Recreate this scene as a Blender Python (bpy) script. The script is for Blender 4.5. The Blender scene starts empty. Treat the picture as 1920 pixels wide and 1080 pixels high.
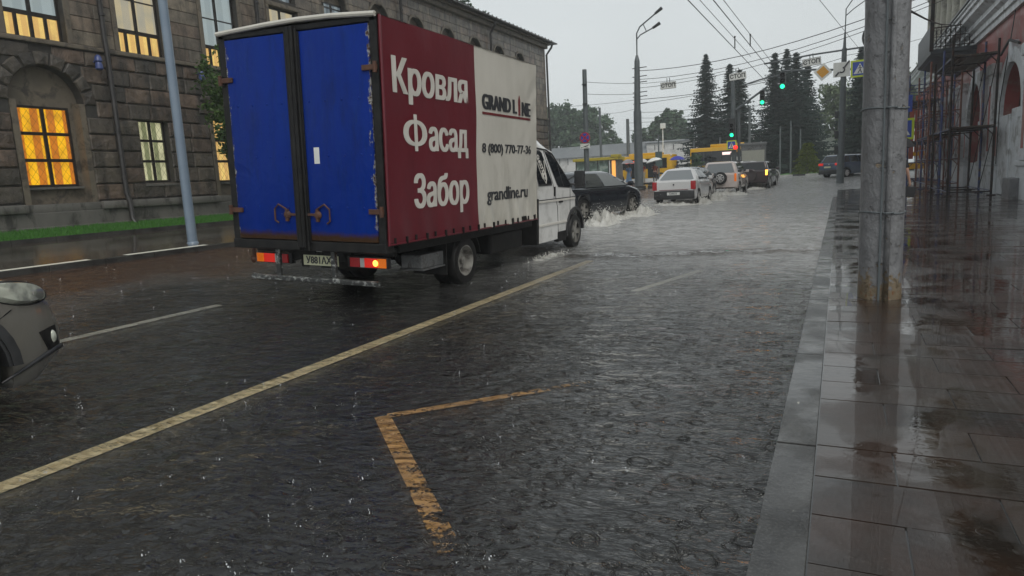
import bpy, bmesh, math, random
from mathutils import Vector, Matrix, Euler
R = random.Random(7)
sc = bpy.context.scene
col = sc.collection
PI = math.pi
rad = math.radians

# ---------------------------------------------------------------- camera
cam = bpy.data.cameras.new('camera'); camo = bpy.data.objects.new('camera', cam); col.objects.link(camo)
cam.sensor_width = 36; cam.lens = 23.96; cam.clip_start = 0.05; cam.clip_end = 3000
cy = Vector((615, 232, -1278)).normalized()
cz = Vector((-440, 8210, 1278)); cz = (cz - cy * cz.dot(cy)).normalized()
cx = cy.cross(cz)
M3 = Matrix((cx, cy, cz))
camo.matrix_world = Matrix.Translation((0, 0, 1.5)) @ M3.to_4x4()
sc.camera = camo

# ---------------------------------------------------------------- sky and light
sun_dir = Vector((.55, -.62, .95)).normalized()      # where the light comes from: bright cloud behind the camera, to the right
SUN_EL, SUN_AZ = math.asin(sun_dir.z), math.atan2(sun_dir.x, sun_dir.y)
w = bpy.data.worlds.new('World'); sc.world = w; w.use_nodes = True
nt = w.node_tree; nt.nodes.clear()
out = nt.nodes.new('ShaderNodeOutputWorld'); bg = nt.nodes.new('ShaderNodeBackground')
sky = nt.nodes.new('ShaderNodeTexSky'); sky.sky_type = 'NISHITA'; sky.sun_disc = False
sky.sun_elevation = SUN_EL; sky.sun_rotation = SUN_AZ; sky.dust_density = 4; sky.air_density = 1.5
hs = nt.nodes.new('ShaderNodeHueSaturation'); hs.inputs['Saturation'].default_value = 0.12
tc = nt.nodes.new('ShaderNodeTexCoord'); sp = nt.nodes.new('ShaderNodeSeparateXYZ')
rp = nt.nodes.new('ShaderNodeValToRGB'); rp.color_ramp.interpolation = 'EASE'
rp.color_ramp.elements[0].position = 0.0; rp.color_ramp.elements[0].color = (7.6, 8.1, 8.2, 1)
rp.color_ramp.elements[1].position = 0.6; rp.color_ramp.elements[1].color = (5.6, 6.1, 6.4, 1)
nz = nt.nodes.new('ShaderNodeTexNoise'); nz.inputs['Scale'].default_value = 2.2; nz.inputs['Detail'].default_value = 4
nm = nt.nodes.new('ShaderNodeMix'); nm.data_type = 'RGBA'; nm.blend_type = 'MULTIPLY'; nm.inputs[0].default_value = .22
mx = nt.nodes.new('ShaderNodeMix'); mx.data_type = 'RGBA'; mx.inputs[0].default_value = 0.82
nt.links.new(sky.outputs[0], hs.inputs['Color']); nt.links.new(tc.outputs['Generated'], sp.inputs[0])
nt.links.new(sp.outputs['Z'], rp.inputs[0]); nt.links.new(tc.outputs['Generated'], nz.inputs['Vector'])
nt.links.new(rp.outputs[0], nm.inputs[6]); nt.links.new(nz.outputs['Fac'], nm.inputs[7])
nt.links.new(hs.outputs[0], mx.inputs[6]); nt.links.new(nm.outputs[2], mx.inputs[7])
nt.links.new(mx.outputs[2], bg.inputs['Color']); bg.inputs['Strength'].default_value = 0.120
nt.links.new(bg.outputs[0], out.inputs[0])
sun = bpy.data.lights.new('sun', 'SUN'); sun.energy = 1.3; sun.angle = rad(32); sun.color = (1, .97, .92)
suno = bpy.data.objects.new('sun', sun); col.objects.link(suno)
suno.rotation_euler = sun_dir.to_track_quat('Z', 'Y').to_euler()
vs = sc.view_settings; vs.view_transform = 'Standard'; vs.look = 'None'; vs.exposure = 0.0; vs.gamma = 1
sc.render.engine = 'CYCLES'
sc.cycles.use_denoising = True; sc.cycles.max_bounces = 8; sc.cycles.transparent_max_bounces = 16
sc.cycles.volume_bounces = 2

# ---------------------------------------------------------------- helpers
def ss(a, b, x):
    t = min(1, max(0, (x - a) / (b - a))); return t * t * (3 - 2 * t)
def g(X, Y):                      # height of the ground: road falls to the right, plaza rises far away
    zl = 0.044 * min(16.5, max(0, -3.5 - X)); zf = .7 * ss(42, 62, Y)
    return zl + zf * (1 - zl / .75)
def lerp(a, b, t): return a + (b - a) * t
def interp(pts, x):
    if x <= pts[0][0]: return pts[0][1]
    for (a, b), (c, d) in zip(pts, pts[1:]):
        if x <= c:
            return lerp(b, d, (x - a) / (c - a) if c > a else 0)
    return pts[-1][1]

class MB:
    def __init__(s): s.v = []; s.f = []; s.mi = []; s.m = 0
    def add(s, vs, fs):
        n = len(s.v); s.v += [tuple(v) for v in vs]
        for f in fs: s.f.append(tuple(i + n for i in f)); s.mi.append(s.m)
        return s
    def quad(s, *p): return s.add(p, [tuple(range(len(p)))])
    def box(s, x0, x1, y0, y1, z0, z1):
        v = [(x, y, z) for z in (z0, z1) for y in (y0, y1) for x in (x0, x1)]
        return s.add(v, [(0, 2, 3, 1), (4, 5, 7, 6), (0, 1, 5, 4), (2, 6, 7, 3), (0, 4, 6, 2), (1, 3, 7, 5)])
    def bbox(s, x0, x1, y0, y1, z0, z1, b=.02):        # box with chamfered edges
        b = min(b, (x1 - x0) * .45, (y1 - y0) * .45, (z1 - z0) * .45)
        bm = bmesh.new(); bmesh.ops.create_cube(bm, size=1)
        for v in bm.verts: v.co = Vector((lerp(x0, x1, v.co.x + .5), lerp(y0, y1, v.co.y + .5), lerp(z0, z1, v.co.z + .5)))
        bmesh.ops.bevel(bm, geom=bm.edges[:], offset=b, segments=2, profile=.6, affect='EDGES')
        return s.bm(bm)
    def bm(s, bm):
        bm.verts.index_update()
        s.add([v.co[:] for v in bm.verts], [[v.index for v in f.verts] for f in bm.faces]); bm.free(); return s
    def cyl(s, p0, p1, r0, r1=None, n=10, cap=True):
        r1 = r0 if r1 is None else r1
        p0 = Vector(p0); p1 = Vector(p1); d = (p1 - p0)
        if d.length < 1e-6: return s
        d.normalize(); a = d.orthogonal().normalized(); b = d.cross(a)
        v = []
        for p, r in ((p0, r0), (p1, r1)):
            for i in range(n):
                t = 2 * PI * i / n; v.append(p + (a * math.cos(t) + b * math.sin(t)) * r)
        f = [(i, (i + 1) % n, n + (i + 1) % n, n + i) for i in range(n)]
        if cap: f += [tuple(reversed(range(n))), tuple(range(n, 2 * n))]
        return s.add(v, f)
    def tube(s, path, r, n=8):
        path = [Vector(p) for p in path]; rr = r if isinstance(r, (list, tuple)) else [r] * len(path)
        v = []; ref = None
        for i, p in enumerate(path):
            d = (path[min(i + 1, len(path) - 1)] - path[max(i - 1, 0)]).normalized()
            a = d.orthogonal().normalized() if ref is None else (ref - d * ref.dot(d)).normalized()
            ref = a; b = d.cross(a)
            for k in range(n):
                t = 2 * PI * k / n; v.append(p + (a * math.cos(t) + b * math.sin(t)) * rr[i])
        f = []
        for i in range(len(path) - 1):
            for k in range(n): f.append((i * n + k, i * n + (k + 1) % n, (i + 1) * n + (k + 1) % n, (i + 1) * n + k))
        f += [tuple(reversed(range(n))), tuple(range((len(path) - 1) * n, len(path) * n))]
        return s.add(v, f)
    def prism(s, poly, axis, a, b):                    # poly in the two other axes, in x,y,z order
        def P(u, v, w): return {'x': (w, u, v), 'y': (u, w, v), 'z': (u, v, w)}[axis]
        n = len(poly); v = [P(u, t, a) for u, t in poly] + [P(u, t, b) for u, t in poly]
        f = [(i, (i + 1) % n, n + (i + 1) % n, n + i) for i in range(n)] + [tuple(reversed(range(n))), tuple(range(n, 2 * n))]
        return s.add(v, f)
    def lathe(s, prof, n=20, c=(0, 0, 0), axis='z', cap=True):   # prof: (radius, height)
        v = []
        for r, h in prof:
            for i in range(n):
                t = 2 * PI * i / n; p = (r * math.cos(t), r * math.sin(t), h)
                if axis == 'x': p = (p[2], p[0], p[1])
                if axis == 'y': p = (p[0], p[2], p[1])
                v.append((p[0] + c[0], p[1] + c[1], p[2] + c[2]))
        m = len(prof); f = []
        for j in range(m - 1):
            for i in range(n): f.append((j * n + i, j * n + (i + 1) % n, (j + 1) * n + (i + 1) % n, (j + 1) * n + i))
        if cap: f += [tuple(reversed(range(n))), tuple(range((m - 1) * n, m * n))]
        return s.add(v, f)
    def ball(s, c, r, n=8, sq=(1, 1, 1)):
        m = n // 2 + 1; v = []; f = []
        for j in range(m + 1):
            ph = PI * j / m
            for i in range(n):
                t = 2 * PI * i / n
                v.append((c[0] + r * sq[0] * math.sin(ph) * math.cos(t), c[1] + r * sq[1] * math.sin(ph) * math.sin(t), c[2] + r * sq[2] * math.cos(ph)))
        for j in range(m):
            for i in range(n): f.append((j * n + i, (j + 1) * n + i, (j + 1) * n + (i + 1) % n, j * n + (i + 1) % n))
        return s.add(v, f)
    def grid(s, xs, ys, fn):
        n = len(ys); v = [fn(x, y) for x in xs for y in ys]
        f = [(i * n + j, (i + 1) * n + j, (i + 1) * n + j + 1, i * n + j + 1) for i in range(len(xs) - 1) for j in range(n - 1)]
        return s.add(v, f)
    def build(s, name, mat, parent=None, smooth=False, off=None, fix=True):
        me = bpy.data.meshes.new(name)
        vs = s.v if off is None else [(a - off[0], b - off[1], c - off[2]) for a, b, c in s.v]
        me.from_pydata(vs, [], s.f)
        for m in (mat if isinstance(mat, (list, tuple)) else [mat]): me.materials.append(m)
        me.polygons.foreach_set('material_index', s.mi)
        if fix:
            bm = bmesh.new(); bm.from_mesh(me); bmesh.ops.recalc_face_normals(bm, faces=bm.faces[:]); bm.to_mesh(me); bm.free()
        if smooth:
            me.polygons.foreach_set('use_smooth', [True] * len(me.polygons))
            if smooth is not True: me.set_sharp_from_angle(angle=rad(smooth))
        me.update()
        o = bpy.data.objects.new(name, me); col.objects.link(o)
        if parent: o.parent = parent
        return o

def tag(o, label=None, cat=None, group=None, kind=None):
    for k, v in (('label', label), ('category', cat), ('group', group), ('kind', kind)):
        if v: o[k] = v
    return o
def thing(name, label, cat, loc=(0, 0, 0), rz=0, group=None):
    o = bpy.data.objects.new(name, None); o.empty_display_size = .2; col.objects.link(o)
    o.location = loc; o.rotation_euler = (0, 0, rz)
    return tag(o, label, cat, group)
def dup(root, loc=None, rz=None, label=None):
    kids = {}
    for o in bpy.data.objects:
        if o.parent: kids.setdefault(o.parent, []).append(o)
    def cp(o, par):
        c = o.copy(); col.objects.link(c)
        if par: c.parent = par
        for k in kids.get(o, []): cp(k, c)
        return c
    r = cp(root, None)
    if loc is not None: r.location = loc
    if rz is not None: r.rotation_euler.z = rz
    if label: r['label'] = label
    return r

# ---------------------------------------------------------------- materials
class NT:
    def __init__(s, name):
        s.m = bpy.data.materials.new(name); s.m.use_nodes = True; s.t = s.m.node_tree; s.t.nodes.clear()
        s.o = s.n('OutputMaterial')
    def n(s, ty, **k):
        nd = s.t.nodes.new('ShaderNode' + ty)
        for a, b in k.items(): setattr(nd, a, b)
        return nd
    def l(s, a, b): s.t.links.new(a, b)
    def val(s, sock, v):
        if hasattr(v, 'bl_rna') and not isinstance(v, (int, float)): s.l(v, sock)
        else: sock.default_value = v
    def math(s, op, a, b=0.0, c=None):
        nd = s.n('Math', operation=op); s.val(nd.inputs[0], a); s.val(nd.inputs[1], b)
        if c is not None: s.val(nd.inputs[2], c)
        return nd.outputs[0]
    def coord(s, scale=(1, 1, 1), kind='Object'):
        if kind == 'World':
            t = s.n('NewGeometry').outputs['Position']
        else: t = s.n('TexCoord').outputs[kind]
        mp = s.n('Mapping'); mp.inputs['Scale'].default_value = scale; s.l(t, mp.inputs['Vector']); return mp.outputs[0]
    def noise(s, vec, scale, detail=4, rough=.55, dist=0.0):
        nd = s.n('TexNoise'); nd.inputs['Scale'].default_value = scale; nd.inputs['Detail'].default_value = detail
        nd.inputs['Roughness'].default_value = rough; nd.inputs['Distortion'].default_value = dist; s.l(vec, nd.inputs['Vector']); return nd.outputs['Fac']
    def ramp(s, fac, stops, interp='LINEAR'):
        nd = s.n('ValToRGB'); cr = nd.color_ramp; cr.interpolation = interp
        while len(cr.elements) < len(stops): cr.elements.new(.5)
        for e, (p, c) in zip(cr.elements, stops):
            e.position = p; e.color = (c if isinstance(c, (tuple, list)) else (c, c, c)) + ((1,) if not isinstance(c, (tuple, list)) or len(c) == 3 else ())
        s.l(fac, nd.inputs[0]); return nd.outputs[0]
    def mix(s, fac, a, b, blend='MIX'):
        nd = s.n('Mix', data_type='RGBA', blend_type=blend); s.val(nd.inputs[0], fac)
        for i, c in ((6, a), (7, b)):
            if isinstance(c, (tuple, list)): nd.inputs[i].default_value = tuple(c) + ((1,) if len(c) == 3 else ())
            else: s.l(c, nd.inputs[i])
        return nd.outputs[2]
    def bump(s, h, dist=.02, strength=.5):
        nd = s.n('Bump'); nd.inputs['Distance'].default_value = dist; nd.inputs['Strength'].default_value = strength; s.l(h, nd.inputs['Height']); return nd.outputs[0]
    def pbsdf(s, color, rough=.5, metal=0, normal=None, coat=0, coat_rough=.06, spec=.5, **k):
        p = s.n('BsdfPrincipled')
        if isinstance(color, (tuple, list)): p.inputs['Base Color'].default_value = tuple(color) + (1,)
        else: s.l(color, p.inputs['Base Color'])
        s.val(p.inputs['Roughness'], rough); s.val(p.inputs['Metallic'], metal)
        p.inputs['Coat Weight'].default_value = coat; p.inputs['Coat Roughness'].default_value = coat_rough; p.inputs['Coat IOR'].default_value = 1.33
        p.inputs['Specular IOR Level'].default_value = spec
        if normal is not None: s.l(normal, p.inputs['Normal'])
        for a, b in k.items(): s.val(p.inputs[a.replace('_', ' ')], b)
        return p.outputs[0]
    def done(s, sh): s.l(sh, s.o.inputs['Surface']); return s.m

def mat(name, c1, c2=None, scale=6, rough=.5, metal=0, bump=0, bscale=60, coat=0, coord='Object', dirt=None, dscale=3, spec=.5, stretch=(1, 1, 1)):
    t = NT(name); v = t.coord(stretch, coord)
    c = c1
    if c2: c = t.mix(t.ramp(t.noise(v, scale, 5), [(.35, 0.0), (.68, 1.0)]), c1, c2)
    if dirt: c = t.mix(t.ramp(t.noise(v, dscale, 8, .7, .4), [(.5, 0.0), (.62, 1.0)]), c if not isinstance(c, tuple) else c, dirt)
    nrm = t.bump(t.noise(v, bscale, 5), .01, bump) if bump else None
    rr = rough
    if rough > .15: rr = t.math('MULTIPLY_ADD', t.noise(v, scale * 1.7, 3), .3 * rough, rough * .85)
    return t.done(t.pbsdf(c, rr, metal, nrm, coat, spec=spec))
def emat(name, c, st, base=None):
    t = NT(name); return t.done(t.pbsdf(base or c, .25, Emission_Color=tuple(c) + (1,), Emission_Strength=st))
def rings(t, vec, scale, seed):            # rings left by raindrops, height field
    mp = t.n('Mapping'); mp.inputs['Location'].default_value = (seed, seed * 1.7, 0); t.l(vec, mp.inputs['Vector'])
    v = t.n('TexVoronoi', voronoi_dimensions='2D'); v.inputs['Scale'].default_value = scale * 1.45; t.l(mp.outputs[0], v.inputs['Vector'])
    s = t.n('SeparateColor'); t.l(v.outputs['Color'], s.inputs[0])
    r0 = t.math('MULTIPLY', s.outputs[0], .42)
    d = t.math('SUBTRACT', v.outputs['Distance'], r0)
    gs = t.math('EXPONENT', t.math('MULTIPLY', t.math('MULTIPLY', d, d), -420.0))
    on = t.math('GREATER_THAN', s.outputs[1], .52); gs = t.math('MULTIPLY', gs, on)
    return t.math('MULTIPLY', t.math('MULTIPLY', t.math('COSINE', t.math('MULTIPLY', d, 75.0)), gs), t.math('SUBTRACT', 1.0, t.math('MULTIPLY', s.outputs[0], .75)))

def water_mat():
    t = NT('rain_water')
    v = t.coord((1, 1, 1), 'World'); s = t.n('SeparateXYZ'); t.l(v, s.inputs[0])
    calm = t.n('MapRange', interpolation_type='SMOOTHSTEP'); t.l(t.math('MULTIPLY_ADD', t.noise(v, .8, 4, .6), 3.0, t.math('ADD', s.outputs[0], -1.5)), calm.inputs[0])
    calm.inputs[1].default_value = -2.6; calm.inputs[2].default_value = -.6; calm.inputs[3].default_value = 1.15; calm.inputs[4].default_value = .60
    h0 = t.math('MULTIPLY_ADD', t.noise(t.coord((.8, 1.35, 1), 'World'), 8.0, 3, .5, .7), 1.0, t.math('MULTIPLY', t.noise(v, 2.2, 2, .5, .3), 1.1))
    h = t.math('MULTIPLY_ADD', t.noise(t.coord((.7, 1.5, 1), 'World'), 20, 2, .5, .5), .22, t.math('MULTIPLY', h0, calm.outputs[0]))
    h = t.math('MULTIPLY_ADD', rings(t, v, 3.3, 0.0), .24, h)
    h = t.math('MULTIPLY_ADD', rings(t, v, 5.1, 5.3), .16, h)
    h = t.math('MULTIPLY_ADD', rings(t, v, 7.7, 11.9), .10, h)
    b = t.bump(h, .060, 1.0)
    # muddy churned flood plus painted sky sheen: shallow and clear near, deep and opaque beyond the wave
    wob = t.math('MULTIPLY_ADD', t.noise(v, .35, 4, .6), 7.0, -3.5)
    deep = t.n('MapRange', interpolation_type='SMOOTHSTEP'); t.l(t.math('ADD', t.math('ADD', s.outputs[1], wob), t.math('MULTIPLY', s.outputs[0], .55)), deep.inputs[0])
    deep.inputs[1].default_value = 4.0; deep.inputs[2].default_value = 15.5; deep.inputs[3].default_value = .025; deep.inputs[4].default_value = .85
    churn = t.ramp(t.noise(t.coord((.7, 1.4, 1), 'World'), 5.0, 6, .7, .4), [(.36, 0.0), (.68, 1.0)])
    lefty = t.n('MapRange', interpolation_type='SMOOTHSTEP'); t.l(t.math('MULTIPLY_ADD', t.noise(v, .7, 4, .6), 5.0, t.math('ADD', s.outputs[0], -2.5)), lefty.inputs[0])
    lefty.inputs[1].default_value = -7.6; lefty.inputs[2].default_value = -10.2; lefty.inputs[3].default_value = 0; lefty.inputs[4].default_value = 1  # brown building reflection tinted into the far-left water, along with mud
    mud_sheen = t.mix(churn, (.25, .245, .23), (.60, .595, .575)); mud_sheen = t.mix(lefty.outputs[0], mud_sheen, (.13, .07, .042))  # pale tones carry painted sky sheen as well as churned mud
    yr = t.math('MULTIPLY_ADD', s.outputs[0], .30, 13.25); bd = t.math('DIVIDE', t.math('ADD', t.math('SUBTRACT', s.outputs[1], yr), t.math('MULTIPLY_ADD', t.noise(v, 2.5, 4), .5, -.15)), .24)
    front_shade = t.math('MULTIPLY', t.math('EXPONENT', t.math('MULTIPLY', t.math('MULTIPLY', bd, bd), -1.0)), t.math('GREATER_THAN', s.outputs[0], -4.6))
    mud_sheen = t.mix(t.math('MULTIPLY', front_shade, .85), mud_sheen, (.085, .062, .042))  # dark front face of the wave ridge painted into the water colour
    fr = t.n('Fresnel'); fr.inputs['IOR'].default_value = 1.40; t.l(b, fr.inputs['Normal'])
    tr = t.n('BsdfTransparent'); tr.inputs[0].default_value = (.86, .86, .85, 1)
    df = t.n('BsdfDiffuse'); t.l(mud_sheen, df.inputs[0]); t.l(b, df.inputs['Normal'])
    gl = t.n('BsdfGlossy'); gl.inputs['Roughness'].default_value = .04; gl.inputs[0].default_value = (1, 1, 1, 1); t.l(b, gl.inputs['Normal'])
    m1 = t.n('MixShader'); t.l(t.math('MAXIMUM', deep.outputs[0], t.math('MULTIPLY', lefty.outputs[0], .42)), m1.inputs[0]); t.l(tr.outputs[0], m1.inputs[1]); t.l(df.outputs[0], m1.inputs[2])
    m2 = t.n('MixShader'); t.l(fr.outputs[0], m2.inputs[0]); t.l(m1.outputs[0], m2.inputs[1]); t.l(gl.outputs[0], m2.inputs[2])
    return t.done(m2.outputs[0])

def tile_mat():
    t = NT('wet_paving'); v = t.coord((1, 1, 1), 'World')
    ri = t.n('NewGeometry').outputs['Random Per Island']
    c = t.mix(ri, (.012, .009, .0075), (.036, .028, .022))
    c = t.mix(t.ramp(t.noise(v, 2.2, 6, .6), [(.4, 0.0), (.66, 1.0)]), c, (.034, .017, .010))
    c = t.mix(t.ramp(t.noise(v, 60, 4), [(.55, 0.0), (.75, .5)]), c, (.06, .05, .043))
    pud = t.ramp(t.noise(t.coord((1.1, 1, 1), 'World'), 1.1, 4, .6, .5), [(.44, 0.0), (.55, 1.0)])
    rough = t.math('MULTIPLY_ADD', pud, .20, .015)
    h = t.math('MULTIPLY', t.noise(v, 60, 4, .75), t.math('MULTIPLY', pud, .9))
    h = t.math('MULTIPLY_ADD', t.noise(t.coord((1, 2.5, 1), 'World'), 5, 3), .6, h)
    h = t.math('MULTIPLY_ADD', rings(t, v, 5.5, 3.3), t.math('MULTIPLY_ADD', pud, -.05, .06), h)
    b = t.bump(h, .0055, .6)
    return t.done(t.pbsdf(c, rough, 0, b, coat=.32, coat_rough=.02, spec=.42))

def kerb_mat():                            # wet stone kerb with grime, puddle film and remnants of white paint
    t = NT('wet_kerb_stone'); v = t.coord((1, 1, 1), 'World'); n1 = t.noise(t.coord((1.6, .5, 1), 'World'), 3.2, 7, .65, .5)
    c = t.mix(t.ramp(n1, [(.38, 0.0), (.64, 1.0)]), (.020, .019, .018), (.060, .058, .054))
    c = t.mix(t.ramp(t.noise(v, 70, 3), [(.5, 0.0), (.75, .5)]), c, (.10, .098, .09))
    c = t.mix(t.ramp(t.noise(t.coord((1.5, .6, 1), 'World'), 7, 8, .75), [(.665, 0.0), (.68, .85)]), c, (.42, .40, .33))
    film = t.ramp(t.noise(v, 1.7, 4, .6), [(.42, 0.0), (.58, 1.0)]); rough = t.math('MULTIPLY_ADD', film, .24, .03)
    h = t.math('MULTIPLY_ADD', t.math('MULTIPLY', t.noise(v, 55, 4, .7), film), .7, t.noise(v, 6, 4))
    return t.done(t.pbsdf(c, rough, 0, t.bump(h, .010, .6), spec=.45))
def asphalt_mat(name, c1, c2, rough=.25):
    t = NT(name); v = t.coord((1, 1, 1), 'World')
    c = t.mix(t.ramp(t.noise(v, .9, 6, .65), [(.35, 0.0), (.7, 1.0)]), c1, c2)
    c = t.mix(t.ramp(t.noise(v, 120, 3), [(.5, 0.0), (.8, .6)]), c, (.065, .062, .058))
    b = t.bump(t.math('MULTIPLY_ADD', t.noise(v, 140, 3), .3, t.noise(v, 3, 3)), .006, .5)
    return t.done(t.pbsdf(c, rough, 0, b, coat=.8, coat_rough=.06))

def wornpaint(name, a, b, thr, fade=False):      # road paint with ragged worn-through patches
    t = NT(name); v = t.coord((1, 1, 1), 'World'); s = t.n('SeparateXYZ'); t.l(v, s.inputs[0])
    c = t.mix(t.noise(v, 5, 5, .6), a, b); n = t.math('MULTIPLY_ADD', t.noise(v, 34, 4, .7), .45, t.math('MULTIPLY', t.noise(v, 6, 5, .6), .55))
    th = thr
    if fade:
        e1 = t.n('MapRange'); t.l(s.outputs[0], e1.inputs[0]); e1.inputs[1].default_value = -2.1; e1.inputs[2].default_value = -1.4; e1.inputs[3].default_value = 0; e1.inputs[4].default_value = .20
        e2 = t.n('MapRange'); t.l(s.outputs[1], e2.inputs[0]); e2.inputs[1].default_value = 3.0; e2.inputs[2].default_value = 2.3; e2.inputs[3].default_value = 0; e2.inputs[4].default_value = .10
        th = t.math('ADD', t.math('ADD', thr, t.math('MULTIPLY', e1.outputs[0], t.math('GREATER_THAN', s.outputs[1], 3.3))), e2.outputs[0])
    al = t.n('MapRange'); t.l(t.math('SUBTRACT', n, th), al.inputs[0]); al.inputs[1].default_value = -.02; al.inputs[2].default_value = .035
    return t.done(t.pbsdf(c, .5, Alpha=al.outputs[0]))
M = {}
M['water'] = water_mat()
M['tile'] = tile_mat()
M['asphalt'] = asphalt_mat('asphalt', (.009, .0095, .010), (.022, .022, .0215))
M['plaza'] = asphalt_mat('wet_asphalt_plaza', (.07, .07, .068), (.13, .13, .125), .2)
M['walk'] = asphalt_mat('brown_wet_pavement', (.045, .035, .026), (.09, .068, .05), .12)
M['kerb'] = kerb_mat()
M['line_yellow'] = wornpaint('yellow_line_paint', (.90, .76, .47), (.76, .62, .36), .34)
M['line_orange'] = wornpaint('orange_line_paint', (.78, .42, .12), (.62, .35, .12), .43, fade=True)
M['line_white'] = wornpaint('white_line_paint', (.72, .70, .6), (.55, .53, .45), .36)
M['grass'] = mat('lawn', (.028, .115, .009), (.05, .17, .015), 9, .7, bump=.8, bscale=120, coord='World')
t = NT('foam'); v = t.coord((1, 1, 1), 'World'); n_ = t.noise(v, 16, 6, .7, .3)
al = t.ramp(n_, [(.30, 0.6), (.40, 1.0)]); c_ = t.mix(t.noise(v, 7, 5), (.88, .87, .82), (.66, .64, .58))
p_ = t.pbsdf(c_, .4, 0, t.bump(n_, .05, .8), Alpha=al); d_ = t.n('BsdfTranslucent'); t.l(c_, d_.inputs[0]); x_ = t.n('MixShader'); x_.inputs[0].default_value = .3; t.l(p_, x_.inputs[1]); t.l(d_.outputs[0], x_.inputs[2]); M['foam'] = t.done(x_.outputs[0])

# ---------------------------------------------------------------- ground, road, pavements
def sheet(name, mat, xs, ys, fn, kind='structure'):
    m = MB(); m.grid(xs, ys, fn); o = m.build(name, mat, smooth=True, fix=False)
    # keep faces pointing up
    bm = bmesh.new(); bm.from_mesh(o.data)
    for f in bm.faces:
        if f.normal.z < 0: f.normal_flip()
    bm.to_mesh(o.data); bm.free()
    return tag(o, kind=kind)
def rng(a, b, st):
    n = max(1, int(math.ceil((b - a) / st))); return [a + (b - a) * i / n for i in range(n + 1)]

sheet('ground', M['plaza'], [-900, -300, -120, -60, -40, -28, -22, -20, -17, -14, -12, -10, -8, -6, -3.5, -2, 0, 2, 4, 6, 10, 30, 100, 400, 900],
      rng(-40, 40, 8) + rng(42, 64, 2) + [70, 85, 100, 130, 200, 400, 900, 1500], lambda x, y: (x, y, g(x, y) - .05))
sheet('road', M['asphalt'], [-12.12, -10, -8, -6, -4.5, -3.5, -2, -.26], rng(-14, 44, 2), lambda x, y: (x, y, g(x, y)))
from mathutils import noise as MN
def ripple(x, y):
    z = .006 * MN.noise((x * 1.3, y * 1.3, 0)) + .004 * MN.noise((x * 4, y * 5, 3))
    yr = 12.05 + (x + 4.27) * .30 + .16 * MN.noise((x * 1.7, 0, 9))
    amp = ss(-4.9, -3.6, x)
    d = y - yr
    z += amp * .045 * math.exp(-(d / (.15 if d < 0 else .45)) ** 2) * (1 + .5 * MN.noise((x * 5, y * 4, 1)))
    k = ss(12, 15, y) * (1 - ss(45, 60, y))
    z += k * .022 * MN.noise((x * 1.1, y * .8, 4)) + k * .016 * MN.noise((x * 2.9, y * 2.2, 7))
    return z
def flood_x(x, y):       # the flood spreads over the crossing at the far end
    return lerp(x, (x + .25) * 1.0 + .0, 0) if x < -.3 else x
wy = rng(-6, 16, .11) + rng(16.2, 30, .22) + rng(30.4, 70, .5)
wx = rng(-12.11, -.27, .19)
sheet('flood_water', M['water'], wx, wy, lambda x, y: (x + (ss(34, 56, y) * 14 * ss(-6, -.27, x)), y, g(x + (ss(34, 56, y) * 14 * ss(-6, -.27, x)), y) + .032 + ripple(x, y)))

def strip(m, pts, w, dz, n=24):             # a painted line following the ground
    for (x0, y0), (x1, y1) in zip(pts, pts[1:]):
        d = Vector((x1 - x0, y1 - y0)); L = d.length; d /= L; p = Vector((-d.y, d.x)) * w / 2
        for i in range(n):
            a, b = i / n, (i + 1) / n
            q = []
            for t, s in ((a, -1), (a, 1), (b, 1), (b, -1)):
                jx = .012 * R.uniform(-1, 1)
                x = lerp(x0, x1, t) + s * p.x + jx * 0; y = lerp(y0, y1, t) + s * p.y
                q.append((x, y, g(x, y) + dz))
            m.quad(*q)
m = MB(); strip(m, [(-4.03, -3), (-4.02, 11.6)], .145, .005, 40); tag(m.build('lane_line', M['line_yellow'], fix=False), kind='structure')
m = MB(); strip(m, [(-7.02, 1), (-7.05, 6.05)], .13, .005, 20); strip(m, [(-7.05, 9), (-7.05, 12)], .13, .005, 20); tag(m.build('dashed_line', M['line_white'], fix=False), kind='structure')
m = MB(); strip(m, [(-2.69, 3.55), (-1.42, 4.86)], .085, .005, 20); strip(m, [(-2.72, 3.53), (-1.42, 2.22)], .105, .0055, 20)
tag(m.build('bay_marking', M['line_orange'], fix=False), kind='structure')
m = MB(); strip(m, [(-2.4, 8.6), (-1.9, 10.6)], .12, .005, 10); tag(m.build('faint_marking', M['line_white'], fix=False), kind='structure')

# right kerb and paving
m = MB(); y = -3.0
while y < 36:
    L = R.choice((2.4, 2.4, 1.9))
    dx = R.uniform(-.003, .003); dz = R.uniform(-.002, .002) - .034 * ss(13, 19, y)
    m.bbox(-.275 + dx, -.085, y + .006, y + L - .006, -.2, .060 + dz, .004); y += L
tag(m.build('right_kerb', M['kerb']), kind='structure')
m = MB(); y = -3.0; row = 0
while y < 44:
    h = .395; x = -.083; row += 1
    first = .345 if row % 2 else .72
    while x < 5.6:
        L = first if x < 0 else .75
        x1 = min(x + L, 5.7)
        a, b = R.uniform(-.0022, .0022), R.uniform(-.0022, .0022); z0 = .062 + R.uniform(-.0015, .0015)
        gx = .004
        def zz(px, py): return z0 + a * (px - x) / L + b * (py - y) / h
        p = [(x + gx, y + gx), (x1 - gx, y + gx), (x1 - gx, y + h - gx), (x + gx, y + h - gx)]
        top = [(px, py, zz(px, py)) for px, py in p]; e = .004
        low = [(px + (-e if i in (0, 3) else e) * .6, py + (-e if i < 2 else e) * .6, .045) for i, (px, py) in enumerate(p)]
        m.add(top + low, [(0, 1, 2, 3)] + [(i, i + 4, (i + 1) % 4 + 4, (i + 1) % 4) for i in range(4)])
        x = x1
    y += h
tag(m.build('right_pavement', M['tile'], fix=True), kind='structure')
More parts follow.
